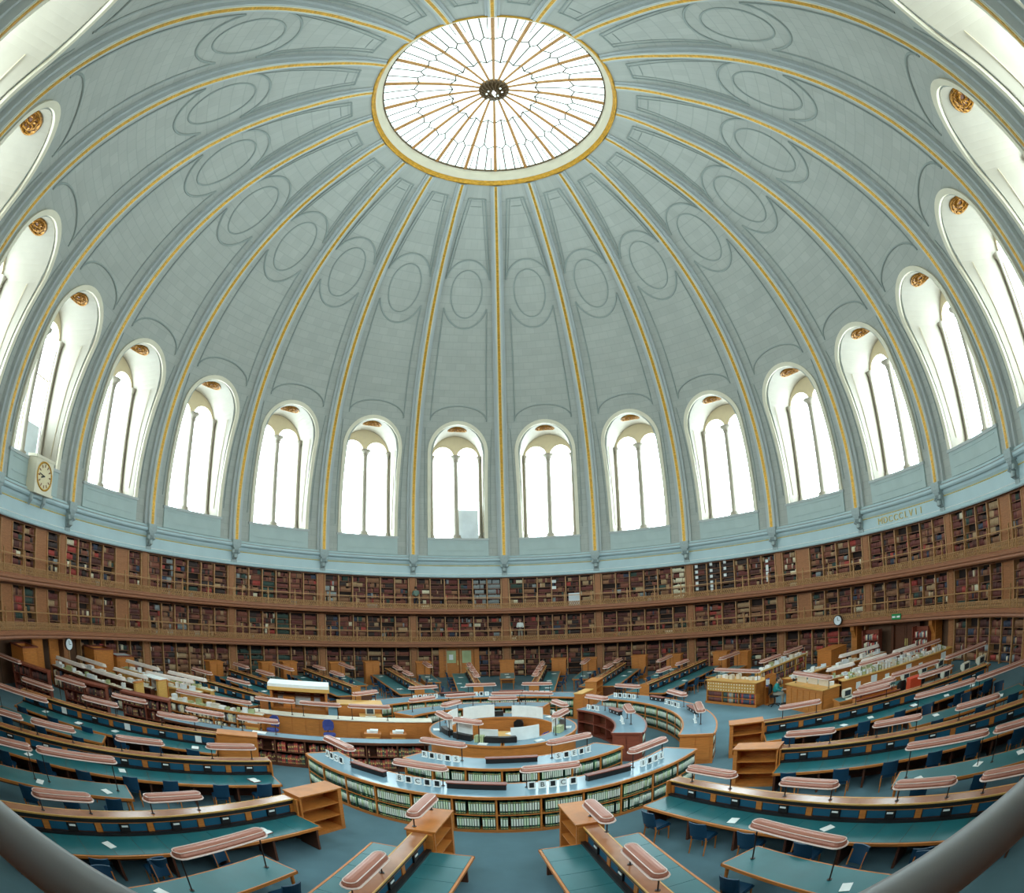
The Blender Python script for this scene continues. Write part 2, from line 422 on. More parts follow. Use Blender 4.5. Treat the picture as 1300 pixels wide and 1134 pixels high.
# ---- skylight
sk = struct(ob('window_21', None, None, (0, 0, 0)), 'round glazed oculus at the crown of the dome', 'skylight')
RS, ZG, ZH = 5.95, 30.65, 31.75
bb = B(); bb.lathe([(6.52, 29.90), (6.49, 29.80), (6.44, 29.78), (6.39, 29.84), (6.3, 30.05)], 80); bb.obj('gilt_ring', M['gold'], sk, True)
bb = B(); bb.lathe([(6.3, 30.05), (6.2, 30.12), (6.18, 30.22), (6.08, 30.3), (6.05, 30.5), (5.98, ZG), (5.98, ZG+.1)], 80); bb.obj('curb', M['archcream'], sk, True)
bb = B(); bb.lathe([(6.0, ZG-.05), (5.93, ZG-.05), (5.93, ZG+.05)], 80); bb.obj('curb_lip', M['bronze'], sk)
def zg(r): return ZH-(ZH-ZG)*(r/RS)**1.6
bb = B(); bb.lathe([(RS*(1-i/10.)+.001, zg(RS*(1-i/10.))+.05) for i in range(11)], 80); bb.obj('pane', M['skyglass'], sk)
for i in range(20):
    bb = B(); a = i*18
    bb.tube([P3(r, a, zg(r)-.03) for r in (RS, 4.5, 3, 1.8, .6)], [.105, .10, .09, .075, .065], 6); bb.obj('mullion', M['mullion'], sk)
bb = B()
def gl(r0, a0, r1, a1, w=.04): bb.tube([P3(r0, a0, zg(r0)-.05), P3((r0+r1)/2, (a0+a1)/2, zg((r0+r1)/2)-.05), P3(r1, a1, zg(r1)-.05)], w, 4)
for i in range(20):
    a = i*18
    for s in (-1, 1):
        gl(RS, a+9+s*2.7, 4.35, a+9+s*3.2)
        gl(RS, a+9+s*6.5, 5.0, a+9+s*6.2, .026)
        gl(4.35, a+9+s*3.2, 4.05, a+9, .038)
        gl(4.35, a+9+s*3.2, 4.15, a+9+s*9, .038)
        gl(2.5, a+9+s*9, 2.25, a+9, .038)
    gl(4.05, a+9, 2.25, a+9)
bb.obj('glazing_bars', M['leadline'], sk)
bb = B(); bb.lathe([(.12, ZH-.35), (.45, ZH-.32), (.7, ZH-.2), (.82, ZH-.1), (.85, ZH+.05)], 24)
for i in range(20): bb.tube([P3(.84, i*18, ZH-.08), P3(.6, i*18+9, ZH-.3), P3(.3, i*18, ZH-.36)], .045, 5)
hub = bb.obj('hub', M['bronze'], sk)
bb = B()
for i in range(9):
    q = P3(.12+.5*((i*7) % 9)/9., i*137, ZH-.385); bb.lathe([(.001, -.0), (.06, 0), (.001, .001)], 6); 
    bb.v = bb.v[:-18]+[(x+q[0], y+q[1], z+q[2]) for x, y, z in bb.v[-18:]]
bb.obj('hub_light', M['skyglass'], hub)

# ---- cornice and corbels
bb = B(); prof = [(21.45, 7.50), (20.86, 7.52), (20.82, 7.58), (20.86, 7.64), (20.93, 7.72), (20.96, 8.3)]
def ring(prof, name, m, smooth=True):
    bb = B(); n = 160
    vs = [P3(r, 360.*k/n, z) for r, z in prof for k in range(n)]; fs = []
    for i in range(len(prof)-1):
        for k in range(n): fs.append((i*n+k, i*n+(k+1) % n, (i+1)*n+(k+1) % n, (i+1)*n+k))
    bb.add(vs, fs); return struct(bb.obj(name, M[m], smooth=smooth), name.replace('_', ' ')+' running round the rotunda', 'cornice')
ring([(21.6, 7.52), (20.86, 7.52), (20.82, 7.58), (20.87, 7.64), (20.95, 7.70), (20.98, 8.42)], 'trim_frieze', 'cornice', False)
ring([(20.96, 7.74), (20.93, 7.77), (20.96, 7.80)], 'trim_frieze_line', 'whiteline', False)
ring([(20.98, 8.36), (20.94, 8.39), (20.98, 8.42)], 'trim_gilt_line', 'goldpale', False)
ring([(20.98, 8.42), (20.90, 8.55), (20.88, 8.68), (20.66, 8.72), (20.60, 8.80), (20.60, 8.90), (20.72, 8.95), (20.74, 9.02), (20.82, 9.08), (21.05, 9.12)], 'trim_cornice', 'cornice', False)
ring([(20.605, 8.90), (20.56, 8.94), (20.66, 8.97)], 'trim_cornice_bead', 'rib', False)
def corbel_mesh():
    bb = B(); w = .24
    pts = [(20.97, 7.85), (20.86, 7.9), (20.8, 8.05), (20.84, 8.2), (20.70, 8.3), (20.56, 8.5), (20.55, 8.75), (20.97, 8.75)]
    n = len(pts)
    for w_, m_ in ((.17, 0),):
        vs = [(-w_, r, z) for r, z in pts]+[(w_, r, z) for r, z in pts]
        bb.add(vs, [tuple(range(n)), tuple(range(n, 2*n))[::-1]]+[(i, n+i, n+(i+1) % n, (i+1) % n) for i in range(n)])
    bb.box(-.3, .3, 20.48, 20.95, 8.75, 9.13); bb.box(-.26, .26, 20.52, 20.95, 8.62, 8.75)
    for s in (-1, 1):
        bb.tube([(s*.2, 20.66, 8.45), (s*.22, 20.6, 8.3), (s*.12, 20.7, 8.18)], [.09, .08, .04], 8)
    bb.tube([(0, 20.72, 8.2), (0, 20.66, 8.02), (0, 20.8, 7.88)], [.12, .13, .05], 8)
    bb.box(-.2, .2, 20.9, 21.0, 7.66, 7.85)
    return bb.mesh('trim_corbel', M['corbel'])
cm = corbel_mesh()
for k in range(-10, 10):
    struct(ob('trim_corbel', cm, None, (0, 0, 0), -rad(k*18)), 'scrolled plaster corbel under a dome rib, %s clockwise from behind the camera' % nth(k+10), 'corbel')
# gilded date on the frieze
def text_on_ring(s, az0, az1, r, z, h, m, name):
    n = len(s); root = None
    root = ob(name, None, None, P3(r, (az0+az1)/2, z))
    for i, ch in enumerate(s):
        az = az0+(az1-az0)*i/(n-1.0)
        o = letter_obj(ch, h, m, .02)
        p = P3(r, az, z); o.location = (p[0]-root.location[0], p[1]-root.location[1], 0); o.rotation_euler = (pi/2, 0, -rad(az)); o.parent = root
    return root
tag(text_on_ring('MDCCCLVII', 76.2, 85.2, 20.93, 7.9, .5, 'goldpale', 'frieze_inscription'), 'gilded Roman date on the blue frieze above the right-hand bookcases', 'inscription')

# ---- floor and outer wall
bb = B(); n = 96
bb.add([(0, 0, 0)]+[P3(21.8, 360.*k/n, 0) for k in range(n)], [(0, 1+(k+1) % n, 1+k) for k in range(n)])
struct(bb.obj('floor', M['carpet']), 'blue carpet floor of the rotunda', 'floor')
bb = B(); vs = [P3(21.78, 360.*k/n, z) for z in (0, 7.6) for k in range(n)]
bb.add(vs, [(k, (k+1) % n, n+(k+1) % n, n+k) for k in range(n)])
struct(bb.obj('wall_round', M['wall']), 'round brown wall behind the bookcases', 'wall')
# ------------------------------------------------------------------ bookcases round the wall
CAMP = (0.14, -20.5, 6.5)
PAL = [((96, 46, 40), 26), ((74, 38, 32), 22), ((116, 64, 48), 20), ((130, 88, 60), 15), ((50, 38, 34), 14), ((44, 60, 52), 7), ((50, 56, 72), 3),
       ((154, 124, 90), 8), ((148, 52, 44), 4), ((196, 184, 158), 3), ((124, 128, 128), 3)]
PALN = ['dark red', 'oxblood', 'russet', 'tan leather', 'black', 'dark green', 'navy blue', 'buff', 'bright red', 'cream', 'grey']
PW = [w for _, w in PAL]
PLIN = [lin(tuple(min(255, int(v*1.12+20)) for v in c)) for c, _ in PAL]
def pick(): return random.choices(range(len(PAL)), PW)[0]
PIT = 2.75
def press_edges(ac): return [ac-8.25+PIT*i for i in range(7)]
TIERS = {'ground': (0.0, [.12, .54, .94, 1.32, 1.70], 2.28), 'middle': (2.66, [2.74, 3.12, 3.48, 3.84, 4.18], 4.62), 'upper': (5.08, [5.16, 5.56, 5.94, 6.32, 6.70, 7.06], 7.42)}
TN = {'ground': 'ground-floor', 'middle': 'lower-gallery', 'upper': 'upper-gallery'}
RF, RB = 21.30, 21.66
DOORS = {-6: [1, 4], -5: [4], 3: [1], 5: [4]}
def bay_name(k):
    j = k+6
    if j == 0: return 'under the clock window'
    if j < 0: return 'left of the clock window'
    return '%s bay right of the clock' % nth(j-1)
bk_mesh = {}
for tier, (z0, shelves, zt) in TIERS.items():
    d = {}
    b = B(); b.arc(RF+.10, RB, -8.25, 8.25, shelves[0]-.05, zt, 6); d['back_panel'] = None
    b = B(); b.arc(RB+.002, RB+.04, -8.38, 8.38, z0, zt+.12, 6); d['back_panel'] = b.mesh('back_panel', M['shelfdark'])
    b = B()
    for z in shelves: b.arc(RF+.01, RB, -8.25, 8.25, z-.035, z, 6)
    b.arc(RF-.02, RB, -8.38, 8.38, zt, zt+.1, 6)
    d['shelf'] = b.mesh('shelves', M['shelfedge'])
    b = B(); b.arc(RF-.02, RB, -.07, .07, z0, zt, 1); b.arc(RF-.06, RF, -.085, .085, z0, zt, 1); d['upright'] = b.mesh('upright', M['upright'])
    b = B(); b.arc(RF-.05, RB, -.56, .56, z0, zt+.1, 2)
    for z in np.arange(z0+.15, zt-.2, .22): b.arc(RF-.07, RF-.04, -.4, .4, z, z+.16, 1)
    d['pilaster'] = b.mesh('pilaster', M['shelfwood'])
    b = B(); b.arc(RF, RF+.04, -PIT/2+.07, PIT/2-.07, z0+.05, zt, 2)
    for z in np.arange(z0+.1, zt-.3, .36):
        b.arc(RF-.015, RF+.01, -PIT/2+.2, PIT/2-.2, z, z+.30, 1)
    d['press_door'] = b.mesh('press_door', M['shelfwood'])
    bk_mesh[tier] = d
BOOKS = []     # x,y,z, ux,uy, w,d,h, colour index, tier, bay, press
BAYS = list(range(-7, 7))
SKIP = {('ground', -1): [2, 3], ('ground', 4): [0, 1, 2, 3, 4, 5], ('ground', 3): [5], ('ground', -6): [0, 1, 2, 3, 4, 5], ('ground', -5): [0]}
THEME = {('upper', 1, 5): 9, ('upper', -1, 4): 10, ('upper', -1, 5): 10, ('upper', 2, 0): 4, ('upper', 2, 1): 4, ('upper', 2, 2): 4, ('middle', -3, 3): 5, ('ground', -3, 1): 5, ('ground', 3, 3): 8}
for k in BAYS:
    ac = (k+.5)*18
    for tier, (z0, shelves, zt) in TIERS.items():
        sk_ = SKIP.get((tier, k), [])
        if len(sk_) == 6: continue
        t = thing('bookcase', 'brown %s bookcase bay packed with leather books, %s' % (TN[tier], bay_name(k)), 'bookcase', (0, 0, 0), -rad(ac), 'curved bookcase bays round the rotunda wall')
        d = bk_mesh[tier]
        if sk_:
            for e0, e1 in ((0, min(sk_)), (max(sk_)+1, 6)):
                if e1 <= e0: continue
                b = B(); a0, a1 = -8.25+PIT*e0, -8.25+PIT*e1
                for z in shelves: b.arc(RF+.01, RB, a0, a1, z-.035, z, 3)
                b.arc(RF-.02, RB, a0, a1, zt, zt+.1, 3); b.obj('shelves', M['shelfedge'], t)
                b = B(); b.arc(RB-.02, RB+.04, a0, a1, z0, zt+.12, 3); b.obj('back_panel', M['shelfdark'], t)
        else:
            ob('shelves', d['shelf'], t); ob('back_panel', d['back_panel'], t)
        for i in range(7):
            ob('upright', d['upright'], t, None, -rad(-8.25+PIT*i))
        ob('pilaster', d['pilaster'], t, None, -rad(-9))
        for i in range(6):
            if i in sk_: continue
            am = ac-8.25+PIT*(i+.5)
            if i in DOORS.get(k, []) and tier != 'ground':
                ob('press_door', d['press_door'], t, None, -rad(-8.25+PIT*(i+.5))); continue
            theme = THEME.get((tier, k, i)); fixed = theme is not None; theme = pick() if theme is None else theme; tall = random.random() < .3
            for z in shelves:
                zi = shelves.index(z); room = (shelves+[zt])[zi+1]-z-.06
                a = ac-8.25+PIT*i+.16; end = ac-8.25+PIT*(i+1)-.16
                if random.random() < .05: continue
                run = 0; c = theme
                while a < end:
                    if run <= 0:
                        run = random.choice([1, 1, 2, 3, 5, 8, 12]); c = theme if fixed and random.random() < .93 else theme if random.random() < .35 else pick()
                        h = min(room, random.uniform(.20, .33)+(.04 if tall else 0)); w = random.uniform(.03, .062)
                        if random.random() < .12: a += random.uniform(.05, .35); continue
                    run -= 1
                    wa = deg(w/RF)
                    if a+wa > end: break
                    am_ = a+wa/2; p = P3(RF+.15+random.uniform(-.015, .02), am_, z)
                    BOOKS.append((p[0], p[1], z, cos(rad(am_)), -sin(rad(am_)), w*.94, .2, min(room, h*random.uniform(.96, 1.0)), c, tier, k, i))
                    a += wa
def vis(bk):
    az = deg(math.atan2(bk[0], bk[1]))
    if abs(az) > 101 or bk[9] == 'ground': return 0
    d2 = (bk[0]-CAMP[0])**2+(bk[1]-CAMP[1])**2+(bk[2]-CAMP[2])**2
    # facing factor: spine normal points to the axis
    n = (-bk[0]/hypot(bk[0], bk[1]), -bk[1]/hypot(bk[0], bk[1])); v = (CAMP[0]-bk[0], CAMP[1]-bk[1]); c = (n[0]*v[0]+n[1]*v[1])/hypot(*v)
    return bk[5]*bk[7]*max(c, .05)/d2
def book_mesh(c, m):
    b = B()
    b.prism([(-.5, -.5), (-.25, -.56), (.25, -.56), (.5, -.5), (.5, .5), (-.5, .5)], 0, 1)
    for z in (.12, .2, .8): b.box(-.42, .42, -.6, -.54, z, z+.025, 1)
    b.box(-.34, .34, -.6, -.54, .62, .74, 1)
    return b.mesh('book', [m, M['goldpale']])
BM = [book_mesh(c, mat('binding_'+PALN[i].replace(' ', '_'), tuple(min(255, int(v*1.12+20)) for v in PAL[i][0]), .6, .1, 5)) for i, (c, _) in enumerate(PAL)]
POOL = []      # every book of the scene: x, y, z, rz, w, d, h, colour, label, group, how large it shows
def put_book(x, y, z, rz, w, d, h, c, label, group, score=None):
    if score is None:
        v = (CAMP[0]-x, CAMP[1]-y, CAMP[2]-z); dd = sqrt(v[0]**2+v[1]**2+v[2]**2)
        score = w*h*max(.05, (v[0]*sin(rz)-v[1]*cos(rz))/dd)/dd**2
    POOL.append((x, y, z+.002, rz, w, d, h, c, label, group, score))
for bk in BOOKS:
    x, y, z, ux, uy, w, d, h, c, tier, k, pr_ = bk
    put_book(x, y, z, math.atan2(uy, ux), w, d, h, c, '%s book in press %s, %s bay %s' % (PALN[c], ['one', 'two', 'three', 'four', 'five', 'six'][pr_], TN[tier], bay_name(k)), 'leather books in the %s bays' % TN[tier], vis(bk))
def flush_books():
    order = sorted(range(len(POOL)), key=lambda i: -POOL[i][10]); rows = []
    for n_, i in enumerate(order):
        x, y, z, rz, w, d, h, c, label, group, sc_ = POOL[i]
        if n_ < 300:
            o = ob('book', BM[c], None, (x, y, z), rz); o.scale = (w, d, h); tag(o, label, 'book', group)
        else: rows.append((x, y, z, cos(rz), sin(rz), w, d, h, PLIN[c]))
    o = box_cloud('books', rows, M['books'])
    o['label'] = 'thousands of red brown leather books filling the wall bookcases and shelves'; o['category'] = 'books'

# ------------------------------------------------------------------ gallery decks and railings
for zd, nm in ((2.41, 'lower'), (4.83, 'upper')):
    b = B(); n = 120
    prof = [(21.7, zd+.17), (20.42, zd+.17), (20.42, zd+.02), (20.32, zd), (20.26, zd+.08), (20.30, zd+.16), (20.22, zd+.22), (20.22, zd+.33), (20.28, zd+.36), (20.28, zd+.40), (20.5, zd+.40), (20.5, zd+.25), (21.7, zd+.25)]
    vs = [P3(r, 360.*k/n, z) for r, z in prof for k in range(n)]; fs = []
    for i in range(len(prof)-1):
        for k in range(n): fs.append((i*n+k, i*n+(k+1) % n, (i+1)*n+(k+1) % n, (i+1)*n+k))
    b.add(vs, fs)
    struct(b.obj('floor_gallery', M['fascia']), '%s gallery deck with a moulded brown fascia' % nm, 'gallery')
    z1 = zd+.40
    b = B(); b.arc(20.26, 20.34, -8.98, 8.98, z1+.78, z1+.83, 8); hand = b.mesh('handrail', M['railgilt'])
    b = B(); b.arc(20.28, 20.32, -8.98, 8.98, z1+.34, z1+.37, 8); b.arc(20.28, 20.32, -8.98, 8.98, z1+.02, z1+.05, 8); low = b.mesh('lower_rail', M['railgilt'])
    b = B(); nx_ = 42
    for i in range(nx_):
        a0 = -8.95+17.9*i/nx_; a1 = -8.95+17.9*(i+1)/nx_
        for q0, q1 in ((z1+.05, z1+.34), (z1+.34, z1+.05)):
            b.tube([P3(20.3, a0, q0), P3(20.3, a1, q1)], .02, 4, cap=False)
    for i in range(nx_*2+1):
        a0 = -8.95+17.9*i/nx_/2; b.tube([P3(20.3, a0, z1+.05), P3(20.3, a0, z1+.34)], .012, 3, cap=False)
    lat = b.mesh('scroll_lattice', M['railgilt'])
    b = B(); b.box(-.03, .03, 20.27, 20.33, z1-.06, z1+.95); b.box(-.045, .045, 20.255, 20.345, z1+.34, z1+.42)
    b.tube([(0, 20.3, z1+.95), (0, 20.3, z1+1.0), (0, 20.3, z1+1.06)], [.02, .045, .01], 6)
    for s in (-1, 1): b.tube([(s*.03, 20.3, z1+.75), (s*.16, 20.3, z1+.62), (s*.03, 20.3, z1+.5)], .012, 3, cap=False)
    post = b.mesh('post', M['railgilt'])
    for k in range(-10, 10):
        ac = (k+.5)*18
        t = thing('gallery_railing', 'gilt iron railing of the %s gallery in the bay %s' % (nm, bay_name(k) if -7 <= k <= 6 else '%s clockwise behind the camera' % nth(k-7 if k >= 7 else k+13)), 'railing', (0, 0, 0), -rad(ac), 'railings along the galleries')
        ob('lower_rail', low, t); ob('scroll_lattice', lat, t)
        if zd > 4 and k in (9, -10):     # the bay where the camera stands keeps its smooth grey hand rail
            b = B(); b.tube([P3(20.30, -9+.02+17.96*i/24, 6.27) for i in range(25)], .028, 10); b.obj('handrail', M['railgrey'], t, None, None, True)
            for i in (1, 4): ob('post', post, t, None, -rad(-9+3.0*i+.75))
        else:
            ob('handrail', hand, t)
            for a_ in (-8.1, -2.75, 2.75, 8.1): ob('post', post, t, None, -rad(a_))

# white paper squares fixed to shelf edges, pale panels in the upper gallery
def shelf_label(az, z, label, w=.2, h=.2, m='white'):
    b = B(); b.box(-.012, 0, -w/2, w/2, 0, h); tag(b.obj('shelf_label', M[m], None, P3(RF-.02, az, z), RZ(az)), label, 'label', 'white squares on the upper gallery shelves')
for j, (az, zs) in enumerate(((37.5, (7.2, 6.82, 6.45, 6.05, 5.65)), (40.4, (7.25, 6.82, 6.42, 6.02, 5.75, 5.5)), (43.15, (7.28, 6.85, 6.4)), (51.6, (6.95, 6.6, 6.4, 6.15, 5.9, 5.7)))):
    for q, z in enumerate(zs): shelf_label(az, z, '%s white square from the top, %s column, in the upper gallery right of centre' % (nth(q), nth(j)))
for q, z in enumerate((6.98, 6.52)): shelf_label(9.5, z, '%s white notice on the upper gallery shelves right of the centre rib' % ('higher', 'lower')[q], .3, .22)
b = B(); b.box(-.02, 0, -.42, .42, 0, .9); tag(b.obj('grey_panel', M['frost'], None, P3(RF-.02, 13.4, 5.25), RZ(13.4)), 'grey panel leaning on an upper gallery press right of the centre rib', 'panel')
# ------------------------------------------------------------------ doors on the ground floor
d = struct(ob('door_1', None, None, (0, 0, 0), -rad(-9.3)), 'honey oak double door with glazed upper panels in the far wall', 'door')
b = B(); b.box(-1.45, -1.1, 21.18, 21.6, 0, 2.36); b.box(1.1, 1.45, 21.18, 21.6, 0, 2.36); b.box(-1.45, 1.45, 21.18, 21.6, 2.2, 2.40); b.obj('door_frame', M['wood'], d)
for s in (-1, 1):
    b = B(); b.box(min(s*.02, s*1.08), max(s*.02, s*1.08), 21.3, 21.36, .02, 2.2)
    b.box(min(s*.2, s*.9), max(s*.2, s*.9), 21.28, 21.31, .15, .95); lf = b.obj('door_leaf', M['wood'], d)
    b = B(); b.box(min(s*.22, s*.88), max(s*.22, s*.88), 21.27, 21.31, 1.1, 2.05); b.obj('glass_panel', M['glasspale'], lf)
    b = B(); b.box(min(s*.07, s*.12), max(s*.07, s*.12), 21.24, 21.3, .95, 1.3); b.obj('door_handle', M['goldpale'], lf)
b = B(); b.box(-.72, -.42, 21.25, 21.265, 1.35, 1.75)
tag(b.obj('notice', M['white'], None, None, -rad(-9.3)), 'white paper notice on the glass of the far oak door', 'notice')
d = struct(ob('door_2', None, None, (0, 0, 0), -rad(80)), 'dark brown double door under the gallery on the right', 'door')
b = B(); b.box(-1.15, -.95, 21.2, 21.6, 0, 2.36); b.box(.95, 1.15, 21.2, 21.6, 0, 2.36); b.box(-1.15, 1.15, 21.2, 21.6, 2.15, 2.38); b.obj('door_frame', M['wooddark'], d)
for s in (-1, 1):
    b = B(); b.box(min(s*.02, s*.94), max(s*.02, s*.94), 21.35, 21.4, .02, 2.15); b.box(min(s*.15, s*.8), max(s*.15, s*.8), 21.33, 21.36, .2, 1.0); b.box(min(s*.15, s*.8), max(s*.15, s*.8), 21.33, 21.36, 1.15, 2.0)
    lf = b.obj('door_leaf', M['wooddark'], d)
    b = B(); b.box(min(s*.05, s*.1), max(s*.05, s*.1), 21.3, 21.36, .9, 1.3); b.obj('door_handle', M['goldpale'], lf)
for az in (69.6, 86.8):
    t = thing('oak_pillar', 'honey oak pier with a scrolled bracket %s the dark door' % ('left of' if az < 80 else 'right of'), 'pier', P3(21.1, az), RZ(az), 'oak piers beside the dark doorway')
    b = B(); b.box(-.15, .45, -.2, .2, 0, 2.36); b.obj('shaft', M['wood'], t)
    b = B(); b.box(-.2, .45, -.24, .24, 0, .2); b.obj('plinth', M['wood'], t)
    b = B(); vs = [(-.15, 1.6), (-.3, 1.9), (-.42, 2.1), (-.42, 2.36), (-.15, 2.36)]
    b.add([(x, -.14, z) for x, z in vs]+[(x, .14, z) for x, z in vs], [(0,1,2,3,4), (9,8,7,6,5)]+[(i, 5+i, 5+(i+1) % 5, (i+1) % 5) for i in range(5)]); b.obj('bracket', M['wood'], t)
def book_stand(az, r, label, n, ncol=3):
    t = thing('book_stand', label, 'book stand', P3(r, az), RZ(az))
    b = B(); b.box(.22, .26, -.62, .62, 0, 2.0); 
    for s in (-1, 1): b.box(-.12, .26, s*.62-.03, s*.62+.03, 0, 2.05)
    b.obj('case', M['woodred'], t)
    b = B()
    for z in (.1, .55, 1.0, 1.45): b.box(-.12, .24, -.6, .6, z-.03, z)
    b.obj('shelf', M['woodred'], t)
    for z in (.1, .55, 1.0, 1.45):
        y = -.56
        while y < .5:
            w = random.uniform(.05, .09); c = random.choice([0, 8, 9, 6, 8, 9, 10, 5]); h = random.uniform(.24, .34)
            q = mathutils.Vector((0.06, y+w/2, z)); q.rotate(mathutils.Euler((0, 0, RZ(az)))); p = P3(r, az)
            put_book(p[0]+q.x, p[1]+q.y, z, RZ(az)-pi/2, w*.95, .2, h, c, '%s book on the %s' % (PALN[c], label.split(' full')[0]), 'bright books on the %s' % label.split(' full')[0])
            y += w+.005
        n -= 1
book_stand(73.6, 20.75, 'open book stand left of the dark door full of bright books', 4)
book_stand(84.6, 20.75, 'open book stand right of the dark door full of bright books', 4)
b = B(); b.box(-.03, .03, -.35, .35, 0, .3); b.box(-.035, .0, -.3, -.05, .1, .2, 1); b.box(-.035, 0, .05, .3, .1, .2, 1)
o = b.obj('exit_sign', [M['green'], M['white']], None, P3(20.18, 80.4, 2.62), RZ(80.4)); tag(o, 'small green and white sign on the gallery edge above the dark door', 'sign')
def round_clock(az, r, z, label):
    t = thing('round_clock', label, 'clock', P3(r, az, z), RZ(az))
    b = B(); n = 24
    b.add([(.0, .32*cos(2*pi*i/n), .32*sin(2*pi*i/n)) for i in range(n)]+[(-.08, .32*cos(2*pi*i/n), .32*sin(2*pi*i/n)) for i in range(n)], [tuple(range(n)), tuple(range(n, 2*n))[::-1]]+[(i, (i+1) % n, n+(i+1) % n, n+i) for i in range(n)]); b.obj('case', M['post'], t)
    b = B(); b.add([(-.085, .27*cos(2*pi*i/n), .27*sin(2*pi*i/n)) for i in range(n)], [tuple(range(n))[::-1]]); b.obj('dial', M['frost'], t)
    b = B(); b.box(-.1, -.088, -.012, .012, 0, .2); b.box(-.1, -.088, -.16, 0, -.012, .012); b.obj('hands', M['black'], t)
round_clock(67.7, 20.16, 2.86, 'small round pale clock on the lower gallery fascia at right')
round_clock(-92.4, 20.16, 2.2, 'small round grey clock under the gallery at far left')

# big wall clock in a cream case in front of the window on the left
t = thing('wall_clock', 'large cream wall clock with a gilt rim below the left window', 'clock', P3(20.78, -98.4, 8.95), RZ(-98.4))
b = B(); b.box(-.55, .1, -.75, .75, 0, 1.55); b.box(-.6, .1, -.82, .82, 1.5, 1.62); b.box(-.6, .1, -.82, .82, -.06, .06); b.obj('case', M['archcream'], t)
n = 40
b = B(); b.add([(-.56, .6*cos(2*pi*i/n), .78+.6*sin(2*pi*i/n)) for i in range(n)], [tuple(range(n))[::-1]]); dial = b.obj('dial', M['clockface'], t)
b = B(); b.tube([(-.57, .62*cos(2*pi*i/n), .78+.62*sin(2*pi*i/n)) for i in range(n+1)], .045, 6, cap=False); b.obj('gilt_rim', M['gold'], t)
for i in range(12):
    a = 2*pi*i/12; b = B()
    for r0, r1 in ((.40, .53),):
        b.tube([(-.575, r0*cos(a), .78+r0*sin(a)), (-.575, r1*cos(a), .78+r1*sin(a))], .028, 4)
    b.obj('numeral_mark', M['woodred'], dial)
b = B(); b.tube([(-.59, 0, .78), (-.59, .26, .70)], .035, 5); b.tube([(-.59, 0, .78), (-.59, .44, .86), ], .022, 5); b.obj('hands', M['black'], t)
for s in (-1, 1):
    b = B(); b.tube([(-.15, s*.55, -.06), (-.2, s*.55, -.35), (-.02, s*.55, -.6)], [.13, .11, .07], 8); b.obj('bracket', M['corbel'], t)
# ------------------------------------------------------------------ lamps, chairs, desk rows
def stadium(L_, W_, z, inset=0, n=6):
    r = W_/2-inset; l = L_/2-W_/2
    return [(l+r*cos(-pi/2+pi*i/n), r*sin(-pi/2+pi*i/n), z) for i in range(n+1)]+[(-l+r*cos(pi/2+pi*i/n), r*sin(pi/2+pi*i/n), z) for i in range(n+1)]
_lamp = {}
def lamp_meshes(L_, h, m):
    key = (round(L_, 2), round(h, 2), m)
    if key in _lamp: return _lamp[key]
    W_ = .30; b = B(); rings = [stadium(L_, W_, h-.02), stadium(L_, W_, h+.04), stadium(L_, W_, h+.085, .025), stadium(L_, W_, h+.115, .07), stadium(L_, W_, h+.125, .12)]
    n = len(rings[0]); vs = [v for r in rings for v in r]
    fs = [(i*n+k, i*n+(k+1) % n, (i+1)*n+(k+1) % n, (i+1)*n+k) for i in range(len(rings)-1) for k in range(n)]+[tuple((len(rings)-1)*n+k for k in range(n))]
    b.add(vs, fs); hood = b.mesh('hood', M[m], False)
    b = B(); pts = stadium(L_+.03, W_+.03, h-.01); b.tube(pts+[pts[0]], .022, 5, cap=False); pts = stadium(L_-.05, W_-.07, h+.10); b.tube(pts+[pts[0]], .012, 4, cap=False); rim = b.mesh('hood_rim', M['hoodrim'])
    b = B(); b.tube([(-L_/2+.15, 0, h+.02), (L_/2-.15, 0, h+.02)], .02, 6); tube = b.mesh('lamp_tube', M['tube'])
    b = B(); b.tube([(0, 0, 0), (0, 0, h)], .016, 6); b.lathe([(.001, .012), (.05, .01), (.05, 0), (.001, 0)][::-1], 8); post = b.mesh('post', M['post'])
    _lamp[key] = (hood, rim, tube, post); return _lamp[key]
def lamp(loc, rz, L_, h, label, group, m='hood'):
    hood, rim, tube, post = lamp_meshes(L_, h, m)
    t = thing('desk_lamp', label, 'lamp', (loc[0], loc[1], loc[2]+.004), rz, group)
    ob('hood', hood, t); ob('hood_rim', rim, t); ob('lamp_tube', tube, t)
    for s in (-1, 1): ob('post', post, t, (s*(L_/2-.14), 0, 0))
    return t
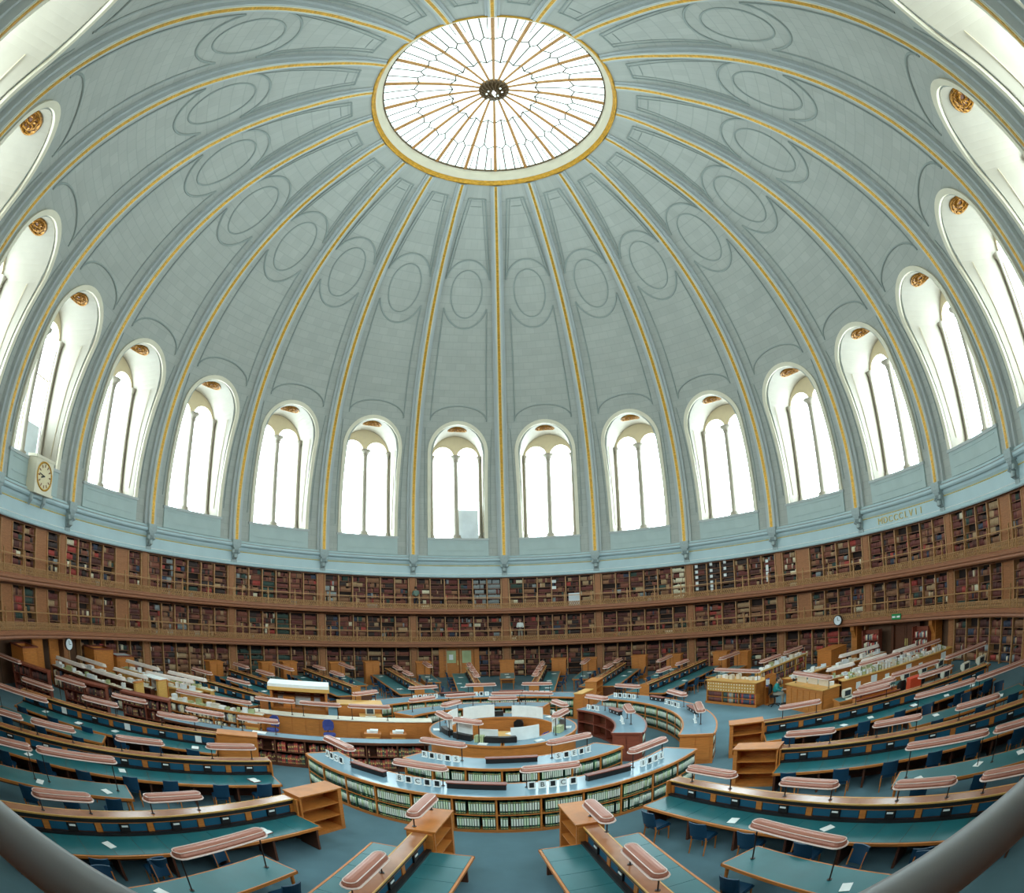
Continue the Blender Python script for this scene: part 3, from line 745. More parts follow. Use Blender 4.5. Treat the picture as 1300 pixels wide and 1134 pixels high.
def _chair():
    P = {}
    b = B()
    b.prism([(-.23, -.21), (.19, -.24), (.22, -.2), (.22, .2), (.19, .24), (-.23, .21)], .43, .47); b.prism([(-.21, -.19), (.18, -.22), (.2, -.18), (.2, .18), (.18, .22), (-.21, .19)], .47, .50)
    P['seat'] = b.mesh('seat', M['chair'])
    b = B(); n = 8; vs = []
    for z, x in ((.54, .22), (.72, .25), (.96, .31)):
        for i in range(n+1):
            y = -.22+.44*i/n; bow = .05*(1-(y/.22)**2)
            vs += [(x+bow, y, z), (x+bow+.035, y, z)]
    m_ = 2*(n+1); fs = []
    for j in range(2):
        for i in range(n):
            a = j*m_+2*i; fs += [(a, a+2, a+2+m_, a+m_), (a+1, a+1+m_, a+3+m_, a+3)]
        fs += [(j*m_, j*m_+m_, j*m_+m_+1, j*m_+1), (j*m_+2*n, j*m_+2*n+1, j*m_+2*n+1+m_, j*m_+2*n+m_)]
    for i in range(n): fs += [(2*i, 2*i+1, 2*i+3, 2*i+2), (2*m_+2*i, 2*m_+2*i+2, 2*m_+2*i+3, 2*m_+2*i+1)]
    b.add(vs, fs); P['backrest'] = b.mesh('backrest', M['chair'])
    for i, (x, y) in enumerate(((-.19, -.18), (-.19, .18))):
        b = B(); b.tube([(x, y, .44), (x-.02, y, 0)], [.022, .016], 6); P['leg%d' % i] = b.mesh('leg', M['wood'])
    for i, (x, y) in enumerate(((.2, -.2), (.2, .2))):
        b = B(); b.tube([(x+.09, y, .86), (x+.03, y, .5), (x, y, .42), (x+.05, y, 0)], [.018, .02, .022, .016], 6); P['leg%d' % (i+2)] = b.mesh('leg', M['wood'])
    b = B(); b.box(-.19, .2, -.19, -.17, .38, .43); b.box(-.19, .2, .17, .19, .38, .43); b.box(-.2, -.18, -.18, .18, .38, .43); P['seat_rail'] = b.mesh('seat_rail', M['wood'])
    return P
CH = _chair()
def chair(loc, rz, label, group):       # backrest on local +x
    t = thing('reading_chair', label, 'chair', loc, rz, group)
    ob('seat', CH['seat'], t); ob('backrest', CH['backrest'], t); ob('seat_rail', CH['seat_rail'], t)
    for i in range(4): ob('leg', CH['leg%d' % i], t)
    return t
def loc2(az, u, v, z=0):                # u outward, v towards increasing azimuth
    a = rad(az); return (u*sin(a)+v*cos(a), u*cos(a)-v*sin(a), z)
PAPER = 0
def sheet(loc, rz, w, l, label, group, m='white', h=.012):
    b = B(); b.box(-w/2, w/2, -l/2, l/2, 0, h)
    return tag(b.obj('paper', M[m], None, loc, rz), label, 'paper', group)
def book_open(loc, rz, label, group):
    t = thing('open_book', label, 'book', loc, rz, group)
    b = B(); n = 6
    for s in (-1, 1):
        vs = []
        for i in range(n+1):
            x = s*.17*i/n; z = .012+.02*sin(pi*min(1, i/n*1.1)*.9)
            vs += [(x, -.12, z), (x, .12, z)]
        b.add(vs, [(2*i, 2*i+1, 2*i+3, 2*i+2) if s < 0 else (2*i, 2*i+2, 2*i+3, 2*i+1) for i in range(n)])
    b.obj('pages', M['white'], t)
    b = B(); b.box(-.18, .18, -.13, .13, 0, .012); b.obj('cover', M['woodred'], t)
def desk_row(az, r0, r1, where, sides=(-1, 1), chairs=(-1, 1), lamps=None, white_cards=False, papers=0, lampm='hood'):
    """long double reading desk, radial; origin at its inner end"""
    L_ = r1-r0; N = max(2, int(round(L_/1.33))); pitch = L_/N
    t = thing('reading_desk', 'long reading desk with blue screen, '+where, 'desk', P3(r0, az), RZ(az), 'long radial reading desks')
    b = B(); b.box(0, L_, -.06, .06, 0, 1.08); b.box(0, L_, -.20, .20, .74, .80, 0); b.obj('screen_core', M['wooddark'], t)
    b = B(); b.box(-.03, L_+.03, -.15, .15, 1.175, 1.215)
    b.obj('headrail', M['rail'], t)
    b = B(); b.box(0, L_, -.125, .125, 1.06, 1.175); b.obj('headrail_fascia', M['black'], t)
    b = B()
    for s in (-1, 1): b.box(0, L_, min(s*.15, s*.175), max(s*.15, s*.175), 1.18, 1.218)
    b.obj('headrail_lip', M['woodlight'], t)
    for s in sides:
        y = lambda q: -s*q            # s=+1 is the increasing-azimuth side, local -y
        def bx(b, x0, x1, q0, q1, z0, z1, mi=0):
            b.box(x0, x1, min(y(q0), y(q1)), max(y(q0), y(q1)), z0, z1, mi)
        b = B(); bx(b, .02, L_-.02, .18, 1.06, .715, .748); dt = b.obj('desktop', M['wooddark'], t)
        for i in range(N*2):
            b = B(); bx(b, max(.03, pitch*i/2+.006), min(L_-.03, pitch*(i+1)/2-.006), .22, 1.05, .748, .757); b.obj('leather_top', M['teal'], dt)
        b = B(); bx(b, -.01, L_+.01, 1.06, 1.11, .69, .757); bx(b, -.01, .02, .2, 1.11, .69, .757); bx(b, L_-.02, L_+.01, .2, 1.11, .69, .757); b.obj('desk_edging', M['wood'], dt)
        b = B(); bx(b, 0, L_, .12, .22, .757, .815); b.obj('ledge', M['black'], t)
        for i in range(N):
            for q0, q1 in ((pitch*i+.1, pitch*i+pitch*.5-.13), (pitch*i+pitch*.5+.13, pitch*(i+1)-.1)):
                b = B(); bx(b, q0, q1, .06, .09, .82, 1.04); b.obj('blue_panel', M['blue'], t)
        for i in range(N+1):
            b = B(); bx(b, max(0, pitch*i-.08), min(L_, pitch*i+.08), .06, .105, .81, 1.045); b.obj('stile', M['wood'], t)
        b = B(); bx(b, 0, L_, .06, .115, 1.035, 1.06); b.obj('panel_rail', M['wood'], t)
        for i in range(N):
            b = B(); bx(b, pitch*(i+.5)-.12, pitch*(i+.5)+.12, .06, .13, .82, 1.035, 0); 
            if white_cards and i % 2 == 0: bx(b, pitch*(i+.5)-.11, pitch*(i+.5)+.11, .13, .14, .80, 1.05, 1)
            else: bx(b, pitch*(i+.5)-.08, pitch*(i+.5)+.08, .13, .14, .95, .995, 1)
            b.obj('fittings_box', [M['black'], M['white']], t)
        for i in range(N+1):
            b = B(); x = min(max(pitch*i, .04), L_-.04); bx(b, x-.03, x+.03, .3, .95, 0, .714); b.obj('support_panel', M['wooddark'], t)
    b = B(); b.box(-.04, 0, -.27, .27, 0, 1.21); b.obj('end_panel', M['wood'], t)
    if lamps is None: lamps = [r0+.9+2.8*i for i in range(int((L_-1.2)/2.8)+1)]
    for j, u in enumerate(lamps):
        lamp(loc2(az, u, 0, 1.215), RZ(az), 1.5, .36, '%s rail lamp of the desk %s' % (nth(j), where), 'lamps on the desk headrails', lampm)
    for s in chairs:
        for i in range(N):
            if random.random() < .12: continue
            u = r0+pitch*(i+.5)+random.uniform(-.12, .12); v = s*(1.14+random.uniform(-.04, .16))
            chair(loc2(az, u, v), RZ(az)-s*pi/2+random.uniform(-.15, .15), '%s chair, %s side, of the desk %s' % (nth(i), 'near' if s*(1 if az > 0 else -1) > 0 else 'far', where), 'navy chairs along the reading desks')
    for i in range(papers):
        s = random.choice(sides); u = r0+.3+(L_-.6)*(i+random.uniform(.2, .8))/papers
        if i % 3 == 0: book_open(loc2(az, u, s*.7, .76), RZ(az)+random.uniform(-.5, .5)+pi/2, 'open book, %s item along the desk %s' % (nth(i), where), 'open books left on desks')
        else: sheet(loc2(az, u, s*random.uniform(.5, .85), .76), RZ(az)+random.uniform(-.6, .6), .2, .28, 'white paper, %s item along the desk %s' % (nth(i), where), 'papers left on desks')
    return t
def low_case(az, r0, where, L_=1.36, side=1, m='wood', H=1.25, W_=.6):
    """open low bookcase closing the inner end of a row; shelves face `side`"""
    t = thing('end_bookcase', 'empty low oak bookcase ending the desk '+where, 'bookcase', P3(r0, az), RZ(az), 'low bookcases at the desk ends')
    b = B(); b.box(0, L_, -.0, W_, 0, .1) if 0 else None
    f = -side
    def bx(b, x0, x1, q0, q1, z0, z1): b.box(x0, x1, min(f*q0, f*q1), max(f*q0, f*q1), z0, z1)
    b = B(); bx(b, 0, .12, -W_/2, W_/2, 0, H); b.obj('side_panel', M[m], t)
    b = B(); bx(b, L_-.05, L_, -W_/2, W_/2, 0, H); b.obj('side_panel', M[m], t)
    b = B(); bx(b, .1, L_-.04, -W_/2, -W_/2+.04, 0, H-.02); b.obj('back_panel', M[m], t)
    b = B(); bx(b, -.03, L_+.02, -W_/2-.03, W_/2+.03, H, H+.04); b.obj('top', M[m], t)
    for z in (.1, .48, .86):
        b = B(); bx(b, .1, L_-.04, -W_/2+.03, W_/2-.02, z-.03, z); b.obj('shelf', M[m], t)
    b = B(); bx(b, .1, L_-.04, -W_/2, W_/2-.01, 0, .07); b.obj('plinth', M[m], t)
def end_cabinet(az, r, where, w=1.0, d_=.5, H=1.62, group='oak cabinets at the outer ends of the desks', m='wood'):
    t = thing('oak_cabinet', 'oak cabinet ending '+where, 'cabinet', P3(r, az), RZ(az), group)
    b = B(); b.box(0, d_, -w/2, w/2, .08, H-.06); b.obj('carcass', M[m], t)
    b = B(); b.box(-.02, d_+.02, -w/2-.02, w/2+.02, 0, .1); b.obj('plinth', M[m], t)
    b = B(); b.box(-.05, d_+.05, -w/2-.05, w/2+.05, H-.06, H); b.box(-.03, d_+.03, -w/2-.03, w/2+.03, H-.1, H-.06); b.obj('cornice', M[m], t)
    for s in (-1, 1):
        b = B(); b.box(-.025, 0, min(s*.02, s*(w/2-.04)), max(s*.02, s*(w/2-.04)), .14, H-.14)
        b.box(-.035, -.02, min(s*.08, s*(w/2-.1)), max(s*.08, s*(w/2-.1)), .22, H-.22); dd = b.obj('door', M[m], t)
        b = B(); b.lathe([(.001, 0), (.02, .0), (.02, .03), (.001, .03)], 8); b.obj('knob', M['gold'], dd, (-.045, s*.07, H*.55))
def short_table(az, r0, r1, where, chairs=(-1, 1), lamps=((0.5),), cab=True, hw=.48, lampL=2.3, papers=1, lampm='hood'):
    L_ = r1-r0
    t = thing('reading_table', 'narrow teal-topped reading table, '+where, 'table', P3(r0, az), RZ(az), 'short tables between the long desks')
    b = B(); b.box(.02, L_-.02, -hw+.03, hw-.03, .72, .755); dt = b.obj('tabletop', M['teal'], t)
    b = B()
    for s in (-1, 1): b.box(0, L_, min(s*(hw-.03), s*hw), max(s*(hw-.03), s*hw), .68, .757)
    b.box(0, .03, -hw, hw, .68, .757); b.box(L_-.03, L_, -hw, hw, .68, .757); b.obj('edging', M['wood'], dt)
    b = B(); b.box(.08, L_-.08, -hw+.1, hw-.1, .6, .72); b.obj('apron', M['wooddark'], t)
    for x in (.1, L_-.1):
        for s in (-1, 1):
            b = B(); b.tube([(x, s*(hw-.1), .7), (x, s*(hw-.1), .3), (x, s*(hw-.1), 0)], [.045, .035, .025], 8); b.obj('leg', M['wood'], t)
    for j, q in enumerate(lamps):
        lamp(loc2(az, r0+L_*q, 0, .757), RZ(az), min(lampL, L_-.2), .84, '%s hooded lamp on the short table %s' % (nth(j), where), 'lamps on the short tables', lampm)
    N = max(1, int(L_/1.25))
    for s in chairs:
        for i in range(N):
            chair(loc2(az, r0+L_*(i+.5)/N+random.uniform(-.1, .1), s*(hw+.2)), RZ(az)-s*pi/2+random.uniform(-.2, .2), '%s chair, %s side, of the short table %s' % (nth(i), 'near' if s*(1 if az > 0 else -1) > 0 else 'far', where), 'navy chairs at the short tables')
    if cab: end_cabinet(az, r1+.12, 'short table '+where, .95)
    for i in range(papers):
        sheet(loc2(az, r0+.2+(L_-.4)*(i+random.uniform(.3, .7))/papers, random.uniform(-.2, .2), .76), RZ(az)+random.uniform(-.6, .6), .2, .28, '%s white paper on the short table %s' % (nth(i), where), 'papers left on short tables')

R_OUT = 18.2
# front right
desk_row(169.8, 9.6, 17.9, 'running towards the camera right of bottom centre', chairs=(), lamps=[12.4])
low_case(169.8, 8.22, 'right of bottom centre', side=1)
lamp(loc2(169.2, 9.75, 0, 1.3), RZ(169.2), 1.3, .3, 'copper-hooded lamp on the low end bookcase right of bottom centre', 'lamps on the desk headrails')
desk_row(149.6, 8.2, 17.9, 'lowest on the right', chairs=(1,), lamps=[9.4, 12.2, 15.1, 17.2], papers=5)
low_case(130.6, 8.52, 'second from bottom right', side=1)
desk_row(130.6, 9.95, 17.9, 'second from bottom right', chairs=(1,), lamps=[10.75, 13.4, 16.0], papers=5)
low_case(110.6, 7.85, 'third from bottom right', L_=1.15, side=1)
desk_row(111.0, 9.05, 18.2, 'third from bottom right', sides=(1,), chairs=(1,), lamps=[10.3, 13.0, 15.7], papers=6)
short_table(140.6, 13.8, 18.6, 'between the two lowest desks on the right', chairs=(1,), lamps=(.27, .78), papers=3, cab=False)
short_table(121.6, 14.0, 18.6, 'between second and third desks at right', lamps=(.27, .78), papers=3, cab=False)
# front left
desk_row(-169.8, 9.9, 17.9, 'running towards the camera left of bottom centre', chairs=(), lamps=[12.6])
low_case(-169.8, 8.5, 'left of bottom centre', side=-1)
lamp(loc2(-168.8, 9.15, 0, 1.29), RZ(-168.8), 1.4, .3, 'copper-hooded lamp on the low end bookcase left of bottom centre', 'lamps on the desk headrails')
low_case(-149.4, 8.45, 'lowest on the left', side=-1)
desk_row(-149.4, 9.9, 17.9, 'lowest on the left', chairs=(-1,), lamps=[13.1, 15.9], papers=4)
desk_row(-131.0, 8.9, 17.9, 'second from bottom left', chairs=(-1,), lamps=[10.0, 12.8, 15.6, 17.4], papers=5)
low_case(-114.6, 8.85, 'third from bottom left', side=1)
desk_row(-114.6, 10.25, 18.2, 'third from bottom left', sides=(-1,), chairs=(-1,), lamps=[11.6, 14.6, 17.4], white_cards=True, papers=5)
short_table(-139.8, 13.6, 18.6, 'between the two lowest desks on the left', chairs=(-1,), lamps=(.27, .76), papers=3, cab=False)
short_table(-121.6, 14.2, 18.6, 'between second and third desks at left', chairs=(-1,), lamps=(.72,), papers=2, cab=False)
short_table(159.5, 12.2, 16.8, 'right of the near desk at bottom centre', lamps=(.3,), cab=False)
short_table(-159.5, 12.2, 16.8, 'left of the near desk at bottom centre', lamps=(.3,), cab=False)
# far side
far = [(-43.0, 'with its end behind the white booth', 11.4), (-25.3, 'far left of the oak door', 10.9), (-8.3, 'ending before the oak door', 10.7), (7.8, 'far side right of the centre line', 10.6), (24.6, 'behind the tall oak end case', 11.96), (42.0, 'far right beyond the counters', 10.2)]
for az, wh, r0 in far:
    s_ = 1 if az > 0 else -1
    if abs(az) < 12: desk_row(az, r0, R_OUT, wh, sides=(s_,), chairs=(s_,), lamps=[r0+1.2, r0+3.4, r0+5.6], papers=3)
    else: desk_row(az, r0, R_OUT, wh, lamps=[r0+2.2, r0+4.6], papers=3)
    if az != -8.3: end_cabinet(az+s_*3.0, R_OUT+.2, 'long desk '+wh, .95, .55)
low_case(24.6, 10.5, 'behind the catalogue counters', side=1)
desk_row(-59.6, 12.6, R_OUT, 'fourth from the left wall kiosk', lamps=[14.6, 17.0], papers=3); end_cabinet(-62.4, R_OUT+.2, 'the desk left of the white booth', .95, .55)
for az, wh, r0 in ((0, 'on the centre line', 15.4), (17.3, 'right of the centre line', 14.6), (-17.6, 'left of the oak door', 14.6), (35.3, 'far right of centre', 14.2), (-36.0, 'far left of centre', 14.2), (50.0, 'behind the card catalogue', 14.6), (-51.2, 'behind the white booth', 13.6)):
    short_table(az, r0, 18.0, wh, chairs=(), lamps=(.6,) if az else (), papers=2)
# ------------------------------------------------------------------ catalogue counters round the superintendent's desk
OX, OY = -.156, .567
HC = 1.14
VOL = []      # individual candidates / stuff rows
def pc(r, az, z=0): return (OX+r*sin(rad(az)), OY+r*cos(rad(az)), z)
def counter(a0, a1, r0, r1, label, faces, fill=('vol', 'vol'), ends=True, wood='wood', H=HC, rows2=(.10, .58), group='curved catalogue counters', top='counter', empty_faces=(), name='catalogue_counter'):
    t = thing(name, label, 'counter', (OX, OY, 0), 0, group)
    n = max(4, int(abs(a1-a0)/3))
    b = B(); b.arc(r0-.03, r1+.03, a0, a1, H-.035, H, n); tp = b.obj('counter_top', M[top], t)
    b = B(); b.arc(r0-.06, r0-.0, a0, a1, H-.07, H+.006, n); b.arc(r1-.0, r1+.06, a0, a1, H-.07, H+.006, n)
    da = deg(.05/r0); b.arc(r0, r1, a0-da, a0+da*.4, H-.07, H+.006, 1); b.arc(r0, r1, a1-da*.4, a1+da, H-.07, H+.006, 1)
    b.obj('counter_edge', M[wood], tp)
    rm = (r0+r1)/2
    core = (r0+.04 if 'in' not in faces else r0+.34, r1-.04 if 'out' not in faces else r1-.34)
    b = B(); b.arc(core[0], core[1], a0+.4, a1-.4, .0, H-.06, n); b.obj('carcass', M['wooddark' if len(faces) else wood], t)
    b = B(); b.arc(r0+.02, r1-.02, a0, a1, 0, .09, n); b.obj('plinth', M[wood], t)
    for a, s in ((a0, 1), (a1, -1)):
        b = B(); b.arc(r0, r1, a-.01, a+s*deg(.06/rm), 0, H-.03, 1)
        for q in (.06, .5): b.arc(r0+(r1-r0)*q, r0+(r1-r0)*(q+.4), a-s*deg(.02/rm), a+s*deg(.01/rm), .14, H-.14, 1)
        b.obj('end_panel', M[wood], t)
    for fc in ('in', 'out'):
        if fc not in faces:
            rr = (r0-.0, r0+.05) if fc == 'in' else (r1-.05, r1)
            b = B(); b.arc(rr[0], rr[1], a0+.3, a1-.3, .08, H-.05, n); b.obj('wood_panelling', M[wood], t); continue
        q0, q1 = (r0, core[0]) if fc == 'in' else (core[1], r1)
        b = B()
        for z in rows2: b.arc(q0, q1, a0+.2, a1-.2, z-.03, z, n)
        b.obj('shelf', M[wood], t)
        nd = max(2, int(round(rad(abs(a1-a0))*rm/1.0)))
        for i in range(1, nd):
            a = a0+(a1-a0)*i/nd; b = B(); w = deg(.022/rm); b.arc(q0-.005 if fc == 'in' else q0, q1 if fc == 'in' else q1+.005, a-w, a+w, .05, H-.05, 1); b.obj('upright', M[wood], t)
        if fc in empty_faces: continue
        zs = list(rows2)+[H-.06]
        for zi in range(len(rows2)):
            for i in range(nd):
                aa = a0+(a1-a0)*i/nd; ae = a0+(a1-a0)*(i+1)/nd; rf = q0+.02 if fc == 'in' else q1-.02
                m_ = deg(.035/rf); a = aa+m_
                while True:
                    w = random.uniform(.058, .07); wa = deg(w/rf)
                    if a+wa > ae-m_: break
                    if random.random() > .03:
                        am = a+wa/2; rc = rf+(.12 if fc == 'in' else -.12)
                        VOL.append((pc(rc, am, zs[zi]), am, fc, w*.9, .24, min(.40, zs[zi+1]-zs[zi]-.08)*random.uniform(.95, 1), label, i, zi, random.random()))
                    a += wa
    return t
counter(132.0, 229.8, 6.62, 7.66, 'largest curved catalogue counter, in front, blue-grey top over two rows of green volumes', ('out', 'in'))
counter(134.0, 214.5, 4.15, 5.2, 'second curved catalogue counter in front of the central desk, blue-grey top', ('out', 'in'))
counter(42.5, 119.0, 6.58, 7.72, 'curved catalogue counter on the right sweeping round to the back, oak end facing the camera', ('in', 'out'))
counter(48.0, 115.0, 4.14, 5.2, 'inner curved counter on the right with bare mahogany shelves on its inner side', ('in', 'out'), empty_faces=('in',), wood='woodred')
counter(-57.5, 30.0, 6.55, 7.7, 'long curved catalogue counter at the back of the ring', ('in', 'out'))
counter(-62.0, 24.0, 4.15, 5.1, 'inner curved counter at the back of the ring below the lamps', ('in', 'out'))

def vol_mesh(c, lb):
    b = B(); b.prism([(-.5, -.5), (-.25, -.55), (.25, -.55), (.5, -.5), (.5, .5), (-.5, .5)], 0, 1)
    b.box(-.38, .38, -.585, -.53, .30, .86, 1); b.box(-.45, .45, -.575, -.53, .92, .95, 2); b.box(-.45, .45, -.575, -.53, .10, .13, 2)
    return b.mesh('catalogue_volume', [mat('volume_cloth_%d' % len(bpy.data.materials), c, .55, .1, 6), mat('volume_label_%d' % len(bpy.data.materials), lb, .6, .05, 6), M['goldpale']])
VM = [vol_mesh((34, 74, 58), (214, 224, 206)), vol_mesh((26, 44, 40), (222, 226, 214)), vol_mesh((52, 104, 74), (206, 222, 190)), vol_mesh((66, 78, 66), (226, 228, 216))]
VCOL = [((34, 74, 58), (214, 224, 206)), ((26, 44, 40), (222, 226, 214)), ((52, 104, 74), (200, 216, 170)), ((66, 78, 66), (226, 228, 216))]
def vscore(v):
    (x, y, z), am, fc = v[:3]; d2 = (x-CAMP[0])**2+(y-CAMP[1])**2+(z-CAMP[2])**2
    n = (sin(rad(am)), cos(rad(am))); s = 1 if fc == 'out' else -1
    w = ((CAMP[0]-x)*n[0]+(CAMP[1]-y)*n[1])*s
    if w <= 0: return 0
    return v[3]*v[5]*w/sqrt(d2)/d2
vo = sorted(range(len(VOL)), key=lambda i: -vscore(VOL[i])); vs1 = set(vo[:300])
rows = []
for i, v in enumerate(VOL):
    (x, y, z), am, fc, w, d_, h, lb, bayi, zi, rnd = v; nsec = 12 if 'largest' in lb else 7; z += .002
    ci = 0 if rnd < .4 else 1 if rnd < .62 else 2 if rnd < .86 else 3
    rz = -rad(am)+(0 if fc == 'in' else pi)
    if i in vs1:
        o = ob('catalogue_volume', VM[ci], None, (x, y, z), rz); o.scale = (w, d_, h)
        tag(o, '%s catalogue volume, %s shelf, %s section from the left of the %s' % (['green', 'black-green', 'mid green', 'grey-green'][ci], ['lower', 'upper'][zi], nth(max(0, min(15, nsec-1-bayi))), 'largest front counter' if 'largest' in lb else 'second front counter' if 'second' in lb else 'right counter'), 'book', 'green catalogue volumes on the counters')
    else:
        ux, uy = cos(rz), sin(rz)
        rows.append((x, y, z, ux, uy, w, d_, h, lin(VCOL[ci][0])))
        nx, ny = uy, -ux       # spine direction (local -y)
        rows.append((x+nx*(d_/2+.004), y+ny*(d_/2+.004), z+h*.3, ux, uy, w*.78, .012, h*.56, lin(VCOL[ci][1])))
o = box_cloud('catalogue_volumes', rows, M['books']); o['label'] = 'remaining green catalogue volumes with white labels on the curved counters'; o['category'] = 'books'

# lamps over the counters
def clamp_(a, r, label, L_=1.55, h=.50, m='hood'):
    p = pc(r, a, HC+.006); lamp(p, -rad(a), L_, h, label, 'lamps on the curved counters', m)
k = 0
for a, r in ((-137, 6.95), (-162.5, 6.95), (169.5, 6.95), (144, 6.95)):
    clamp_(a, r, 'copper-hooded lamp on the largest front counter, %s from the left' % nth(k)); k += 1
for k, (a, r) in enumerate(((-157, 4.5), (153, 4.5))): clamp_(a, r, 'copper-hooded lamp on the second front counter, %s side' % ('left', 'right')[k])
for k, (a, r) in enumerate(((51, 7.2), (78, 7.2), (104, 7.15))): clamp_(a, r, 'copper-hooded lamp on the curved right counter, %s from the back' % nth(k), 1.45)
for k, (a, r) in enumerate(((57, 4.6), (94, 4.65))): clamp_(a, r, 'copper-hooded lamp on the bare-shelved inner right counter, %s' % ('far end', 'near end')[k], 1.3)
for k, a in enumerate((-58, -32, -9, 13)): clamp_(a, 7.2, 'copper-hooded lamp on the back catalogue counter, %s from the left' % nth(k), 1.5)
for k, a in enumerate((-48, -24, 2, 19)): clamp_(a, 4.6, 'copper-hooded lamp on the inner back counter, %s from the left' % nth(k), 1.4)
# sloping index displays and letter cards
def index_strip(a, r, L_, label):
    t = thing('index_strip', label, 'display rack', pc(r, a, HC+.006), -rad(a), 'black index racks on the counters')
    b = B(); b.box(-L_/2, L_/2, -.07, .07, 0, .16); b.obj('rack', M['black'], t)
    b = B(); b.box(-L_/2-.02, L_/2+.02, -.10, .10, .16, .19); b.obj('rack_top', M['woodred'], t)
    for i in range(3):
        b = B(); x = -L_*.33+L_*.33*i; b.lathe([(.001, 0), (.035, 0), (.035, .01), (.001, .01)], 8)
        q = b.obj('knob', M['frost'], t, (x, -.075, .08)); q.rotation_euler = (pi/2, 0, 0)
for a, r, L_, n in ((-149, 7.05, 1.25, 'left of the largest front counter'), (-175, 7.05, 1.5, 'middle of the largest front counter'), (156.5, 7.05, 1.35, 'right of the largest front counter'), (176.5, 4.6, 1.5, 'middle of the second front counter'),
                    (66, 7.2, .9, 'back of the curved right counter'), (91, 7.2, 1.1, 'middle of the curved right counter'), (74, 4.6, .9, 'middle of the bare-shelved right counter'), (-20, 7.3, 1.2, 'back counter left of centre'), (3, 7.3, 1.2, 'back counter at centre')):
    index_strip(a, r, L_, 'long low black index rack with a wood cap, '+n)
def cards(a, r, letters, where):
    for i, ch in enumerate(letters):
        da = deg((i-(len(letters)-1)/2)*.27/r)*(-1 if cos(rad(a)) > 0 else 1)
        t = thing('index_card', '%s index card%s, %s' % (nth(i), ' lettered '+ch if ch.strip() else ' with black block', where), 'card', pc(r, a-da, HC+.006), -rad(a-da), 'index cards on the counters')
        b = B(); b.box(-.1, .1, -.01, .01, 0, .21); b.box(-.09, .09, -.05, .05, 0, .012); b.obj('card', M['white'], t)
        if ch.strip():
            o = letter_obj(ch, .2, 'black'); o.parent = t
            o.rotation_euler = (pi/2, 0, 0 if cos(rad(a)) > 0 else pi); o.location = (0, -.016 if cos(rad(a)) > 0 else .016, .04)
        else:
            b = B(); s = -1 if cos(rad(a)) > 0 else 1; b.box(-.06, .06, min(s*.011, s*.018), max(s*.011, s*.018), .03, .18); b.obj('card_block', M['black'], t)
for a, r, l, w in ((-137, 7.15, 'A C ', 'largest front counter at left'), (-162.5, 7.12, 'B C  ', 'largest front counter left of centre'), (169.5, 7.12, ' B C ', 'largest front counter right of centre'), (144, 7.12, 'I BL', 'largest front counter at right'),
                   (-157, 4.72, 'R E S', 'second front counter at left'), (153, 4.72, 'S E E', 'second front counter at right'),
                   (51, 7.0, 'I B E', 'curved right counter at the back'), (78, 7.0, 'C H I', 'curved right counter'), (104, 7.0, ' A ', 'curved right counter near end'), (57, 4.4, 'S E', 'bare-shelved right counter'), (94, 4.4, ' A ', 'bare-shelved right counter near end'),
                   (-58, 7.0, 'I E', 'back counter at left'), (-32, 7.0, 'I S E', 'back counter left of centre'), (-9, 7.0, 'L I', 'back counter'), (13, 7.0, 'I C E', 'back counter right of centre')):
    cards(a, r, l, w)

# ---- central circular desk
t = counter(-180, 179.99, 1.95, 2.66, 'round oak central enquiry desk with a blue-grey top', (), name='central_desk', group=None)
t['category'] = 'desk'
SCR = [(-150, -128, .62), (-118, -100, .7), (-92, -60, .6), (142, 172, .5), (-176, -158, .45), (70, 120, .5), (-50, -10, .55), (10, 50, .5)]
for i, (a0, a1, h) in enumerate(SCR):
    b = B(); b.arc(2.0, 2.03, a0, a1, HC+.006, HC+h, 4)
    q = b.obj('white_screen', M['white'], None, (OX, OY, 0)); tag(q, 'white paper-covered screen standing on the central desk, %s of eight' % nth(i), 'screen', 'white screens on the central desk')
for i, (a0, a1) in enumerate(((-152, -132), (168, 195), (-125, -105), (85, 110), (-30, 0))):
    b = B(); b.arc(2.1, 2.3, a0, a1, HC+.006, HC+.22, 4); q = b.obj('file_rack', M['black'], None, (OX, OY, 0)); tag(q, 'dark curved file rack on the central desk, %s of five' % nth(i), 'rack', 'file racks on the central desk')
for i, (a0, a1) in enumerate(((196, 204), (112, 122), (62, 70))):
    b = B()
    for j in range(5):
        s_ = a0+(a1-a0)*j/5; b.arc(2.12, 2.34, s_, s_+(a1-a0)/5-.4, HC+.006, HC+.26, 1)
    q = b.obj('pale_folders', M['glasspale'], None, (OX, OY, 0)); tag(q, 'row of pale yellow-green folders on the central desk, %s group' % nth(i), 'folders', 'folders on the central desk')
for i, a in enumerate((-150, -118, 118, 70, -60, 0)):
    p = pc(2.3, a, HC+.006); lamp(p, -rad(a), 1.15, .72, 'small copper-hooded lamp above the central desk, %s round the ring' % nth(i), 'lamps on the central desk')
